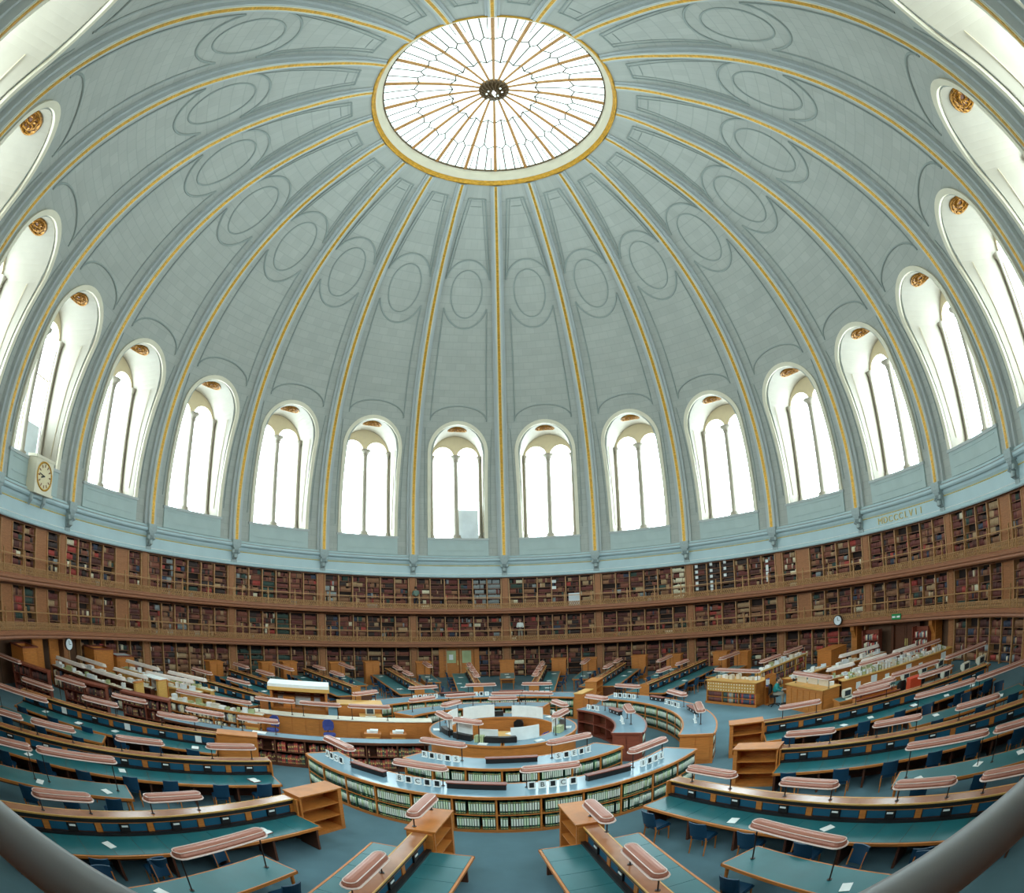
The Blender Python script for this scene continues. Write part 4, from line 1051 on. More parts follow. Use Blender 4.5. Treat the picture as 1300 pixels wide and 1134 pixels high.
# inner round table and swivel chairs inside the ring
t = thing('round_table', 'small round dark table inside the central desk', 'table', (OX, OY, 0))
b = B(); b.lathe([(.001, .76), (.95, .76), (.95, .70), (.1, .69)], 28); b.obj('tabletop', M['woodlight'], t)
b = B(); b.lathe([(.1, .69), (.1, .1), (.4, .04), (.4, 0)], 12); b.obj('pedestal', M['wooddark'], t)
def swivel(loc, rz, label, m, group='swivel office chairs'):
    t = thing('swivel_chair', label, 'chair', loc, rz, group)
    b = B(); b.prism([(.25*cos(2*pi*i/12), .25*sin(2*pi*i/12)) for i in range(12)], .46, .54); b.obj('seat', M[m], t)
    b = B(); n = 6; vs = []
    for z, o, w in ((.62, .24, .17), (.78, .27, .23), (.98, .26, .22), (1.08, .25, .12)):
        for i in range(n+1):
            y = -w+2*w*i/n; x = o-.12*(y/.23)**2
            vs += [(x, y, z), (x+.05, y, z)]
    k_ = 2*(n+1); fs = []
    for j in range(3):
        for i in range(n): a = j*k_+2*i; fs += [(a, a+2, a+2+k_, a+k_), (a+1, a+1+k_, a+3+k_, a+3)]
        fs += [(j*k_, j*k_+k_, j*k_+k_+1, j*k_+1), (j*k_+2*n, j*k_+2*n+1, j*k_+2*n+1+k_, j*k_+2*n+k_)]
    for i in range(n): fs += [(2*i, 2*i+1, 2*i+3, 2*i+2), (3*k_+2*i, 3*k_+2*i+2, 3*k_+2*i+3, 3*k_+2*i+1)]
    b.add(vs, fs); b.obj('backrest', M[m], t)
    b = B(); b.tube([(.2, 0, .5), (.3, 0, .55), (.29, 0, .72)], .02, 6); b.obj('back_bracket', M['black'], t)
    b = B(); b.tube([(0, 0, .08), (0, 0, .47)], .03, 8)
    for i in range(5): a = 2*pi*i/5; b.tube([(0, 0, .1), (.28*cos(a), .28*sin(a), .05)], [.03, .02], 5)
    b.obj('base', M['black'], t)
    for i in range(5):
        a = 2*pi*i/5; b = B(); b.lathe([(.001, 0), (.025, .0), (.03, .025), (.025, .05), (.001, .05)], 8); b.obj('caster', M['black'], t, (.28*cos(a), .28*sin(a), 0))
swivel(pc(1.45, -150), -rad(-150)+pi/2+.2, 'green swivel chair inside the central desk', 'green')
swivel(pc(1.45, 110), -rad(110)+pi/2-.3, 'purple-blue swivel chair inside the central desk', 'chairlit')
swivel(pc(1.45, 20), -rad(20)+pi/2-.3, 'black swivel chair inside the central desk', 'black')
for i, (a, r, m) in enumerate(((-60, .6, 'white'), (40, .5, 'white'), (150, .55, 'cream2'), (-130, .6, 'white'))):
    sheet(pc(r, a, .761), rad(a), .3, .42, 'loose white papers on the round inner table, %s of four' % nth(i), 'papers on the round table', m, .03)
for i, (a, r) in enumerate(((-100, 2.45), (-40, 2.4), (30, 2.35), (50, 2.4), (100, 2.4), (150, 2.45), (-165, 2.5))):
    sheet(pc(r, a, HC+.006), -rad(a), .3, .22, 'paper sheets on the central desk top, %s clockwise from the left' % nth(i), 'papers on the central desk', 'white', .03)
# tall oak end case and small drawers by the centre
# ------------------------------------------------------------------ straight counters and staff furniture
def frame2(p0, p1):
    dx, dy = p1[0]-p0[0], p1[1]-p0[1]; L_ = hypot(dx, dy); return math.atan2(dy, dx), L_
def straight_shelf(p0, p1, H, depth, label, cat, wood='woodred', shelves=(.1, .6), top='counter', fill=None, nd=None, side=-1, name='shelf_counter', back=True, group=None, fillh=(.26, .36), bname='book', shelf_fill=None):
    """runs from p0 to p1; open face on local -y (side=-1) """
    rz, L_ = frame2(p0, p1); t = thing(name, label, cat, (p0[0], p0[1], 0), rz, group); s = side
    def bx(b, x0, x1, q0, q1, z0, z1): b.box(x0, x1, min(s*q0, s*q1), max(s*q0, s*q1), z0, z1)
    nd = nd or max(1, int(round(L_/1.1)))
    b = B(); bx(b, -.02, L_+.02, -.02, depth+.02, H-.04, H); tp = b.obj('top', M[top], t)
    b = B(); bx(b, -.04, L_+.04, depth+.0, depth+.05, H-.08, H+.006); bx(b, -.04, L_+.04, -.05, 0, H-.08, H+.006); b.obj('top_edge', M[wood], tp)
    b = B(); bx(b, 0, L_, 0, .05, 0, H-.04); b.obj('back_panel', M[wood], t)
    b = B(); bx(b, 0, L_, .03, depth, 0, .08); b.obj('plinth', M[wood], t)
    for z in shelves:
        b = B(); bx(b, .02, L_-.02, .03, depth-.02, z-.03, z); b.obj('shelf', M[wood], t)
    for i in range(nd+1):
        x = L_*i/nd; b = B(); bx(b, max(0, x-.025), min(L_, x+.025), .02, depth, 0, H-.04); b.obj('upright', M[wood], t)
    if fill:
        rows = []
        zs = list(shelves)+[H-.06]
        ca, sa = cos(rz), sin(rz)
        for zi, z in enumerate(shelves):
            x = .05
            while x < L_-.08:
                if random.random() < .06: x += random.uniform(.05, .3); continue
                c = random.choice(fill); w = random.uniform(.045, .085); h = min(zs[zi+1]-z-.05, random.uniform(*fillh))
                if abs((x+w/2)/(L_/nd)-round((x+w/2)/(L_/nd))) < .05: x += .06; continue
                y = s*(depth-.17); rows.append((p0[0]+ca*(x+w/2)-sa*y, p0[1]+sa*(x+w/2)+ca*y, z, rz, w*.93, h, c)); x += w
        for (X, Y, z, r, w, h, c) in rows:
            put_book(X, Y, z, r+(0 if s < 0 else pi), w, .24, h, c, '%s book on the %s' % (PALN[c], shelf_fill or label), 'books on the %s' % (shelf_fill or label))
    return t, rz, L_
RED = [0, 8, 8, 0, 5, 8, 0, 1]
def pt(az, r): return (r*sin(rad(az)), r*cos(rad(az)))
# corridor from the left into the centre: low shelves with red volumes, blue-grey top
t, rzc, Lc = straight_shelf((-11.9, -3.45), (-2.75, -1.2), 1.12, .55, 'long low blue-grey-topped shelf of red volumes leading in from the left', 'counter', 'wooddark', (.1, .58), fill=RED, side=-1, shelf_fill='long low corridor bookshelf')
def along(p0, rz, x, y, z=0): return (p0[0]+cos(rz)*x-sin(rz)*y, p0[1]+sin(rz)*x+cos(rz)*y, z)
for i, x in enumerate((1.2, 3.2)):
    lamp(along((-11.9, -3.45), rzc, x+.4, -.25, 1.126), rzc, 1.5, .45, 'copper-hooded lamp on the red-volume shelf in the left corridor, %s from the wall' % nth(i), 'lamps on the corridor shelf')
for i, x in enumerate((3.6, 6.2)):
    sheet(along((-11.9, -3.45), rzc, x, -.25, 1.126), rzc, .5, .3, 'white papers on the corridor shelf top, %s from the wall' % nth(i), 'papers on the corridor shelf', 'white', .02)
# oak partition on the far side of the corridor, with fittings
p0 = (-10.2, .55); rzp, Lp = frame2(p0, (-3.0, 2.0))
t = thing('oak_counter', 'honey oak staff counter on the far side of the corridor with pale top', 'counter', p0+(0,), rzp)
b = B(); b.box(0, Lp, 0, .08, 0, 1.0); b.obj('front_panel', M['wood'], t)
b = B()
for i in range(13): b.box(Lp*i/13+.04, Lp*(i+1)/13-.02, -.02, .0, .1, .93)
b.obj('panelling', M['wood'], t)
b = B(); b.box(-.03, Lp+.03, -.06, .62, 1.0, 1.04); b.obj('top', M['cream2'], t)
b = B(); b.box(0, Lp, .5, .55, 0, 1.0); b.obj('back_panel', M['wooddark'], t)
for i, x in enumerate((1.0, 2.9, 4.9)):
    lamp(along(p0, rzp, x, .1, 1.04), rzp, 1.7, .55, 'long thin copper lamp over the oak staff counter, %s from the left' % nth(i), 'lamps on the oak staff counter')
swivel(along(p0, rzp, 1.0, -.75), rzp-.4+pi/2, 'purple-blue swivel chair in the left corridor, nearer the booth', 'chairlit')
swivel(along(p0, rzp, 3.3, -.65), rzp+.3+pi/2, 'purple-blue swivel chair in the left corridor, nearer the central desk', 'chairlit')
for i, x in enumerate((.15, 5.0, 6.0)):
    t = thing('paper_tray', 'open oak box of papers standing in the corridor, %s from the left' % nth(i), 'tray', along(p0, rzp, x, -.55, 0), rzp, 'oak boxes in the corridor')
    b = B(); b.box(-.3, .3, -.22, .22, 0, .62); b.box(-.33, .33, -.25, .25, .6, .66); b.obj('box', M['wood'], t)
    b = B(); b.box(-.26, .26, -.26, -.22, .2, .5); b.obj('drawer', M['woodlight'], t)
    b = B(); b.box(-.22, .2, -.15, .16, .66, .74); b.box(-.1, .22, -.18, .1, .74, .79); b.obj('paper_pile', M['white'], t)
# booth with a white roof
p0 = (-9.95, 2.0); rz, L_ = frame2(p0, (-7.55, 2.75))
t = thing('white_roofed_booth', 'oak booth with a white flat roof and open front near the left corridor', 'booth', p0+(0,), rz)
b = B(); b.box(-.08, L_+.08, -.1, 1.1, 2.0, 2.14); b.obj('roof', M['white'], t)
b = B(); b.box(-.1, L_+.1, -.13, 1.13, 1.84, 2.0); b.obj('cornice', M['woodlight'], t)
for x in (0, L_-.1):
    b = B(); b.box(x, x+.1, 0, 1.0, 0, 1.86); b.obj('side_wall', M['wood'], t)
b = B(); b.box(0, L_, .95, 1.0, 0, 1.86); b.obj('back_wall', M['wood'], t)
b = B(); b.box(0, L_, 0, .5, .95, 1.0); b.box(0, L_, 0, .06, 0, .98); b.obj('counter', M['wood'], t)
b = B(); b.box(.1, L_-.1, .6, .95, 1.5, 1.54); b.obj('shelf', M['wooddark'], t)
for i, (x, w, m) in enumerate(((.25, .3, 'white'), (1.05, .7, 'white'), (1.9, .28, 'frost'))):
    b = B(); b.box(0, w, 0, .02, 0, .55); tag(b.obj('notice', M[m], None, along(p0, rz, x, .9, 1.02), rz), 'white notice pinned inside the white-roofed booth, %s' % nth(i), 'notice', 'notices in the booth')
b = B(); b.box(0, .5, 0, .3, 0, .5); tag(b.obj('wooden_box', M['wood'], None, along(p0, rz, .55, .3, 1.0), rz), 'square oak box on the booth counter', 'box')
p0 = (-7.1, 2.75)
t = thing('oak_cupboard', 'yellow-brown oak cupboard right of the white-roofed booth', 'cupboard', p0+(0,), rz)
b = B(); b.box(0, 1.9, 0, .06, 0, 1.35); b.box(0, .06, 0, .9, 0, 1.35); b.box(1.84, 1.9, 0, .9, 0, 1.35); b.obj('carcass', M['wood'], t)
b = B(); b.box(-.04, 1.94, -.04, .94, 1.35, 1.4); b.obj('top', M['woodlight'], t)
def terminal(loc, rz, label, group='computer terminals'):
    t = thing('computer_terminal', label, 'computer', loc, rz, group)       # screen faces local -x
    b = B(); b.box(-.16, .0, -.19, .19, .05, .38)
    b.add([(0, -.17, .07), (0, .17, .07), (0, .17, .36), (0, -.17, .36), (.2, -.1, .1), (.2, .1, .1), (.2, .1, .28), (.2, -.1, .28)], [(4,5,6,7), (0,1,5,4), (1,2,6,5), (2,3,7,6), (3,0,4,7)])
    b.obj('monitor', M['cream2'], t)
    b = B(); b.box(-.165, -.155, -.14, .14, .10, .33); b.obj('screen', M['screen'], t)
    b = B(); b.lathe([(.13, 0), (.13, .02), (.05, .04), (.05, .06)], 12); b.obj('stand', M['cream2'], t)
    b = B(); b.box(-.48, -.3, -.22, .22, 0, .03); b.obj('keyboard', M['cream2'], t)
terminal(along((-7.1, 2.75), rz, 1.35, -.45, 1.0-.0), rz+pi/2, 'cream computer monitor in front of the yellow-brown cupboard')
# support table for that terminal
t = thing('side_table', 'narrow oak side table carrying a cream monitor near the booth', 'table', along((-7.1, 2.75), rz, .9, -.75), rz)
b = B(); b.box(0, .95, 0, .6, .96, 1.0); b.obj('tabletop', M['woodlight'], t)
for x in (.03, .87): b = B(); b.box(x, x+.05, .03, .57, 0, .96); b.obj('leg_panel', M['wood'], t)

# dark-red bookcases on the left, high backs to the wall side
segs = [((-19.9, -5.2), (-18.0, -4.4)), ((-17.3, -4.0), (-15.3, -3.2)), ((-14.6, -2.9), (-12.6, -2.2))]
for i, (a, c) in enumerate(segs):
    straight_shelf(a, c, 1.5, .4, 'dark red mahogany bookcase with old bindings, %s of three from the left wall' % nth(i), 'bookcase', 'woodred', (.1, .55, 1.0), top='woodred', fill=[1, 0, 1, 4, 2], side=-1, group='mahogany bookcases at left', name='mahogany_bookcase', fillh=(.24, .34), shelf_fill='%s mahogany bookcase at left' % nth(i))
for i, x in enumerate(((-19.6, -5.9), (-16.0, -5.0), (-13.2, -4.3))):
    rz = math.atan2(2.8, 7.6); lamp((x[0], x[1], 0), rz, 1.5, 1.55, 'copper-hooded lamp on tall posts in front of the mahogany bookcases, %s from the left' % nth(i), 'tall lamps before the mahogany bookcases')
# staff rows on the left, shelves with white lamp strips
def staff_row(az0, r0, az1, r1, H, label, wood, lampm, papers, n_l, deskside=1, m_top='cream2', fill=None):
    short = label
    a, c = pt(az0, r0), pt(az1, r1)
    t, rz, L_ = straight_shelf(a, c, H, .4, label, 'shelving', wood, (.1, .5, .9) if H > 1.2 else (.1, .55), top=m_top, fill=fill, side=-1, name='staff_shelving', shelf_fill=short)
    for i in range(n_l):
        x = L_*(i+.5)/n_l; lamp(along(a, rz, x, -.2, H+.006), rz, L_/n_l*.8, .38, '%s lamp above the %s' % (nth(i), short), 'lamps on the staff rows', lampm)
    for i in range(papers):
        x = .2+(L_-.5)*(i+random.uniform(.3, .7))/papers; h = random.uniform(.03, .26); w = random.uniform(.1, .34)
        b = B(); b.box(-w/2, w/2, -.12, .12, 0, h); tag(b.obj('paper_stack', M[random.choice(['white', 'white', 'cream2', 'frost', 'glasspale'])], None, along(a, rz, x, -.2+random.uniform(-.05, .05), H+.006), rz+random.uniform(-.3, .3)), '%s paper stack on the %s' % (nth(i), short), 'papers', 'paper stacks on the %s' % short)
    return a, rz, L_
staff_row(-94.5, 20.6, -93.8, 15.6, 1.1, 'first staff shelving row behind the mahogany bookcases', 'wooddark', 'hoodlit', 16, 2, fill=[4, 6, 9, 3])
staff_row(-89.6, 20.6, -88.0, 15.4, 1.1, 'second staff shelving row behind the mahogany bookcases', 'wooddark', 'hoodlit', 16, 2)
staff_row(-81.3, 19.4, -78.0, 13.6, 1.15, 'long staff shelving row left of the booth', 'woodlight', 'hoodlit', 18, 2)
staff_row(-91.2, 13.9, -87.6, 9.6, 1.05, 'low dark shelving full of paper bundles beside the corridor', 'wood', 'hood', 14, 1, fill=[9, 4, 9, 10])
staff_row(-84.6, 17.0, -81.0, 13.8, 1.1, 'short staff shelving with a white notice table', 'woodlight', 'hoodlit', 8, 1)
for i, (az, r) in enumerate(((-93.6, 15.2), (-87.4, 15.0))):
    t = thing('row_end_panel', 'yellow oak end panel of the staff row, %s from the left' % nth(i), 'panel', P3(r, az), RZ(az), 'yellow end panels of the staff rows')
    b = B(); b.box(0, .12, -.35, .35, 0, 1.5); b.obj('panel', M['woodlight'], t)
    b = B(); b.box(-.03, .15, -.38, .38, 1.5, 1.54); b.obj('cap', M['wood'], t)
t = thing('notice_table', 'small white-topped stand with notices among the staff rows', 'table', P3(15.6, -86.8), RZ(-86.8))
b = B(); b.box(-.6, .6, -.35, .35, 1.5, 1.55); b.obj('top', M['white'], t)
for sx in (-1, 1):
    for sy in (-1, 1): b = B(); b.box(sx*.55-.03, sx*.55+.03, sy*.3-.03, sy*.3+.03, 0, 1.5); b.obj('leg', M['wood'], t)
b = B(); b.box(-.5, .5, -.33, -.30, .8, 1.4); b.obj('notice_board', M['white'], t)
# rows -72 with blue panels
desk_row(-73.0, 11.4, 17.6, 'left of the booth with white cards on its panels', sides=(-1,), chairs=(), lamps=[13.0, 15.7], white_cards=True)
desk_row(-101.5, 7.9, 7.95+1.4, 'stub', (), ()) if 0 else None
# kiosks and panels under the gallery on the left
def kiosk(az, r, w, d_, H, label, open_top=True):
    t = thing('oak_kiosk', label, 'kiosk', P3(r, az), RZ(az))
    for s in (-1, 1):
        b = B(); b.box(0, d_, s*w/2-.04, s*w/2+.04, 0, H); b.obj('side_panel', M['wood'], t)
    b = B(); b.box(0, .06, -w/2, w/2, 0, H); b.box(-.02, .0, -w/2+.12, w/2-.12, .2, H-.2); b.obj('front_panel', M['wood'], t)
    b = B(); b.box(d_-.06, d_, -w/2, w/2, 0, H); b.obj('back_panel', M['wood'], t)
    b = B()
    for s in (-1, 1): b.box(-.06, d_+.04, s*w/2-.08, s*w/2+.08, H, H+.05)
    b.box(-.06, .1, -w/2, w/2, H, H+.05); b.box(d_-.08, d_+.04, -w/2, w/2, H, H+.05); b.obj('rim', M['woodred'], t)
    if not open_top: b = B(); b.box(0, d_, -w/2, w/2, H-.02, H+.04); b.obj('lid', M['frost'], t)
kiosk(-101.9, 20.2, 1.25, .85, 2.05, 'tall open-topped oak kiosk at the far left under the gallery')
kiosk(-84.4, 20.05, 1.5, .9, 1.95, 'second open-topped oak kiosk under the gallery at left')
kiosk(-79.8, 19.9, 1.3, .8, 1.6, 'low oak kiosk with a grey lid under the gallery at left', False)
for az, w, lb in ((-97.6, .9, 'left'), (-93.7, .8, 'right')):
    b = B(); b.box(0, .08, -w/2, w/2, 0, 2.36); b.box(-.02, 0, -w/2+.1, w/2-.1, .2, 2.1); tag(b.obj('oak_screen', M['wood'], None, P3(20.9, az), RZ(az)), 'flat oak screen under the gallery at left, the %s one' % lb, 'screen', None)
b = B(); b.box(0, .03, -.25, .25, 0, 1.9); b.box(-.01, 0, -.1, .1, .9, 1.5, 1); tag(b.obj('yellow_board', [M['yellow'], M['white']], None, P3(20.7, -100.0), RZ(-100)), 'yellow board leaning between the kiosk and the oak screen', 'board')

# ---- right-hand staff area
# card catalogue
p = pt(56.9, 11.6); q = pt(73.4, 11.6); rz, L_ = frame2(p, q)
t = thing('card_catalogue', 'oak card catalogue with rows of small drawers above open book shelves', 'cabinet', (p[0], p[1], 0), rz)
b = B(); b.box(0, L_, .3, .36, 0, 1.2) ; b.box(0, .06, 0, 1.1, 0, 1.2); b.box(L_-.06, L_, 0, 1.1, 0, 1.2); b.box(0, L_, 1.04, 1.1, 0, 1.2); b.box(0, L_, 0, .3, .66, 1.18); b.box(0, L_, 0, .3, 0, .12); b.obj('carcass', M['wood'], t)
b = B(); b.box(-.04, L_+.04, -.04, 1.14, 1.2, 1.24); b.obj('top', M['woodlight'], t)
b = B(); b.box(-.03, L_+.03, -.04, .05, 0, .12); b.obj('plinth', M['wood'], t)
nc = 18
for i in range(nc):
    for j in range(3):
        x = .08+(L_-.16)*i/nc; z = .70+.155*j
        b = B(); b.box(x+.012, x+(L_-.16)/nc-.012, -.02, .02, z, z+.135); dd = b.obj('drawer', M['woodlight'], t)
        b = B(); xm = x+(L_-.16)/nc/2; b.box(xm-.025, xm+.025, -.03, -.02, z+.06, z+.095); b.obj('label_holder', M['white'], dd)

b = B(); b.box(.06, L_-.06, 0, .3, .36, .39)
b.obj('shelf', M['wood'], t)
for x in (L_*.33, L_*.66): b = B(); b.box(x-.02, x+.02, 0, .3, .12, .66); b.obj('divider', M['wood'], t)
x = .1
while x < L_-.15:
    if abs(x-L_*.33) < .08 or abs(x-L_*.66) < .08: x += .1
    c = [0, 1, 0][random.randrange(3)] if x < L_*.33 else random.choice([10, 7, 8, 5]) if x < L_*.66 else random.choice([8, 8, 6, 6]); w = random.uniform(.05, .09)
    for z, h in ((.12, .2), (.39, .23)):
        q_ = along(p, rz, x+w/2, .15, z); put_book(q_[0], q_[1], z, rz, w*.9, .2, h, c, '%s ledger on the open shelf under the card catalogue drawers' % PALN[c], 'ledgers under the card catalogue')
    x += w
for i in range(9):
    x = .3+.33*i; h = random.uniform(.08, .25)
    b = B(); b.box(-.1, .1, -.1, .1, 0, h); tag(b.obj('paper_stack', M[random.choice(['white', 'cream2'])], None, along(p, rz, x, .5+random.uniform(-.1, .2), 1.24), rz), '%s paper bundle from the left on top of the card catalogue' % nth(i), 'papers', 'paper bundles on the card catalogue')
lamp(along(p, rz, L_*.5, .45, 1.24), rz, 3.0, .42, 'very long copper-hooded lamp over the card catalogue', 'lamps in the right staff area')
# blue binder rack on its end
t = thing('binder_rack', 'upright rack with blue and white binders at the end of the card catalogue', 'rack', along(p, rz, L_+.12, .5), rz)
b = B(); b.box(0, .3, 0, .5, .0, .04); b.box(0, .02, 0, .5, 0, 1.5); b.box(.28, .3, 0, .5, 0, 1.5); b.box(0, .3, .46, .5, 0, 1.5); b.box(0, .3, 0, .5, .9, .93); b.obj('frame', M['wood'], t)
for i in range(3):
    b = B(); b.box(.03+.085*i, .105+.085*i, .05, .4, .93, 1.3, 0); b.box(.04+.085*i, .095+.085*i, .04, .05, 1.0, 1.28, 1)
    tag(b.obj('binder', [mat('navy_binder_%d' % i, (38, 58, 140), .5, .1, 4), M['white']], None, along(p, rz, L_+.12, .5), rz), '%s navy binder from the left in the rack by the card catalogue' % nth(i), 'binder', 'navy binders')
# second counter with lamp
p = pt(80.7, 12.2); q = pt(94.5, 12.3); rz, L_ = frame2(p, q)
t = thing('staff_counter', 'oak staff counter with pale yellow top and glass screens, right of the seated reader', 'counter', (p[0], p[1], 0), rz)
b = B(); b.box(0, L_, 0, .06, 0, 1.14); b.box(0, .06, 0, .9, 0, 1.14); b.box(L_-.06, L_, 0, .9, 0, 1.14); b.obj('panels', M['wood'], t)
b = B()
for i in range(6): b.box(L_*i/6+.05, L_*(i+1)/6-.03, -.02, 0, .12, 1.02)
b.obj('panelling', M['wood'], t)
b = B(); b.box(-.05, L_+.05, -.05, .95, 1.14, 1.18); b.obj('top', M['woodlight'], t)
for i in range(3):
    b = B(); b.box(.15+L_*.3*i, .15+L_*.3*i+.75, .5, .52, 1.18, 1.5); b.obj('screen', M['cream2'], t)
lamp(along(p, rz, L_*.55, .3, 1.18), rz, 2.9, .42, 'long copper-hooded lamp over the oak staff counter at right', 'lamps in the right staff area')
for i in range(6):
    b = B(); h = random.uniform(.05, .2); b.box(-.12, .12, -.1, .1, 0, h); tag(b.obj('paper_stack', M['white'], None, along(p, rz, .3+.45*i, .72, 1.18), rz+.2*i), '%s papers behind the screens of the oak staff counter at right' % nth(i), 'papers', 'papers on the right staff counter')
# radial oak partition with notices, terminals in front, card boxes on top
a, c = pt(92.6, 13.5), pt(95.4, 19.6); rz, L_ = frame2(a, c)
t = thing('oak_partition', 'long radial honey oak partition carrying white notices behind the terminals', 'partition', (a[0], a[1], 0), rz)
b = B(); b.box(0, L_, 0, .1, 0, 1.2); b.obj('panel', M['wood'], t)
b = B(); b.box(-.02, L_+.02, -.05, .5, 1.2, 1.24); b.obj('top', M['woodlight'], t)
b = B(); b.box(0, L_, .42, .46, 0, 1.2); b.obj('back_panel', M['wooddark'], t)
for i, x in enumerate((.8, 1.6, 2.3, 3.5, 4.2, 5.6)):
    w, h = (.3, .42) if i % 2 else (.22, .3)
    b = B(); b.box(-w/2, w/2, -.012, 0, 0, h); tag(b.obj('notice', M['white'], None, along(a, rz, x, 0, .72), rz), 'white notice on the long oak partition, %s from the centre end' % nth(i), 'notice', 'notices on the long oak partition')
for i in range(34):
    x = .3+(L_-.5)*i/34; h = random.uniform(.08, .32); w = random.uniform(.07, .16)
    b = B(); b.box(-w/2, w/2, -.14, .14, 0, h); b.box(-w/2+.01, w/2-.01, -.145, -.14, h*.5, h*.8, 1); tag(b.obj('card_box', [M[random.choice(['white', 'cream2', 'white', 'glasspale'])], M['frost']], None, along(a, rz, x, .25, 1.24), rz+random.uniform(-.1, .1)), '%s white card box from the centre end on the long oak partition' % nth(i), 'box', 'card boxes on the long oak partition')
for i, x in enumerate((2.0, 4.4)): lamp(along(a, rz, x, .25, 1.24), rz, 2.2, .45, 'pale copper lamp above the card boxes, %s along the oak partition' % nth(i), 'lamps in the right staff area')
# terminal desk
a2, c2 = pt(97.6, 12.6), pt(98.8, 18.6); rz2, L2 = frame2(a2, c2)
def plain_desk(a, rz, L_, w, label, m='teal', H=.75, name='work_desk', group=None):
    t = thing(name, label, 'desk', (a[0], a[1], 0), rz, group)
    b = B(); b.box(.02, L_-.02, -w/2+.02, w/2-.02, H-.035, H); tp = b.obj('desktop', M[m], t)
    b = B(); b.box(0, L_, -w/2, -w/2+.03, H-.07, H+.004); b.box(0, L_, w/2-.03, w/2, H-.07, H+.004); b.box(0, .03, -w/2, w/2, H-.07, H+.004); b.box(L_-.03, L_, -w/2, w/2, H-.07, H+.004); b.obj('edging', M['wood'], tp)
    n = max(2, int(L_/1.8)+1)
    for i in range(n):
        x = .05+(L_-.16)*i/(n-1); b = B(); b.box(x, x+.06, -w/2+.06, w/2-.06, 0, H-.035); b.obj('leg_panel', M['wood'], t)
plain_desk(a2, rz2, L2, .8, 'long teal desk with cream terminals in front of the oak partition')
for i in range(6):
    terminal(along(a2, rz2, .5+.98*i, .12, .754), rz2+pi/2+.15, '%s cream terminal from the centre end of the long teal desk at right' % nth(i))
for i in range(3): swivel(along(a2, rz2, 2.7+1.0*i, -.8), rz2-pi/2+.3*i, 'dark swivel chair at the terminal desk, %s from the centre end' % nth(i), 'black')
short_table(105.6, 14.2, 19.3, 'beside the terminal desk at right', chairs=(), lamps=(.24, .76), cab=False, papers=2, hw=.5)
for i, r in enumerate((17.0, 18.1, 19.0)):
    terminal(loc2(105.6, r, -.1, .757), RZ(105.6)+pi/2+.2, '%s cream terminal turned sideways on the table with tall lamps at right' % nth(i))
b = B(); b.box(-.28, .28, -.2, .2, 0, .5); tag(b.obj('orange_crate', M['orange'], None, loc2(104.0, 15.5, .2, 0.757), RZ(104)), 'bright orange box behind the third desk on the right', 'box')
t = thing('oak_trough', 'open-topped oak trough with a lamp above, behind the third desk on the right', 'box', loc2(108.0, 12.6, -.2), RZ(108))
b = B(); b.box(0, 1.8, -.3, -.25, 0, 1.15); b.box(0, 1.8, .25, .3, 0, 1.15); b.box(0, .05, -.3, .3, 0, 1.15); b.box(1.75, 1.8, -.3, .3, 0, 1.15); b.box(0, 1.8, -.3, .3, .5, .54); b.obj('box', M['wood'], t)
b = B(); b.box(-.03, 1.83, -.34, -.24, 1.15, 1.19); b.box(-.03, 1.83, .24, .34, 1.15, 1.19); b.obj('rim', M['woodred'], t)
lamp(loc2(108.0, 13.5, -.2, 1.19), RZ(108), 1.6, .35, 'copper-hooded lamp over the open oak trough', 'lamps in the right staff area')
# paper-laden row behind the partition
staff_row(84.5, 13.6, 88.6, 19.0, 1.1, 'paper-laden staff shelving behind the oak partition on the right', 'wood', 'hoodlit', 30, 3)
staff_row(77.0, 16.0, 79.5, 19.2, 1.1, 'short paper-covered staff desk before the dark door on the right', 'wood', 'hoodlit', 16, 1)
# book-laden row behind the card catalogue
staff_row(64.8, 13.4, 63.3, 18.2, 1.35, 'book-filled row running back from the card catalogue', 'woodlight', 'hood', 10, 2, fill=[0, 8, 6, 9, 3, 4])
t = thing('tall_oak_cupboard', 'tall plank-fronted oak cupboard between the staff rows on the right', 'cupboard', P3(17.6, 70.2), RZ(70.2))
b = B(); b.box(0, 1.5, -.5, .5, .06, 1.55); b.obj('carcass', M['wood'], t)
b = B()
for i in range(8): b.box(1.5*i/8+.01, 1.5*(i+1)/8-.01, -.52, -.5, .08, 1.5)
b.obj('planks', M['wood'], t)
b = B(); b.box(-.04, 1.54, -.54, .54, 1.55, 1.6); b.obj('cornice', M['wood'], t)
b = B(); b.box(-.02, 1.52, -.53, .53, 0, .06); b.obj('plinth', M['wood'], t)
plain_desk(P3(14.2, 71.5), RZ(71.5), 3.0, .9, 'oak desk heaped with white papers left of the tall oak cupboard', 'woodlight', .8)
for i in range(14):
    b = B(); h = random.uniform(.03, .22); b.box(-.14, .14, -.1, .1, 0, h); tag(b.obj('paper_stack', M[random.choice(['white', 'white', 'frost'])], None, loc2(71.5, 14.4+.19*i, random.uniform(-.28, .28), .804), RZ(71.5)+random.uniform(-.8, .8)), '%s white paper heap on the oak desk before the tall cupboard' % nth(i), 'papers', 'papers before the tall oak cupboard')
# tall oak case closing the back counter, small oak wall panel
t = thing('oak_wall_case', 'narrow curved oak case closing the right end of the back counter', 'cabinet', pc(6.6, 32), -rad(32)+pi/2)
b = B(); b.box(-.1, 1.15, -.2, .2, 0, 1.3); b.obj('carcass', M['wood'], t)
b = B()
for i in range(3): b.box(-.08+.4*i, .28+.4*i, -.22, -.2, .1, 1.2)
b.obj('panelling', M['wood'], t)
b = B(); b.box(-.13, 1.18, -.23, .23, 1.3, 1.34); b.obj('cap', M['woodlight'], t)
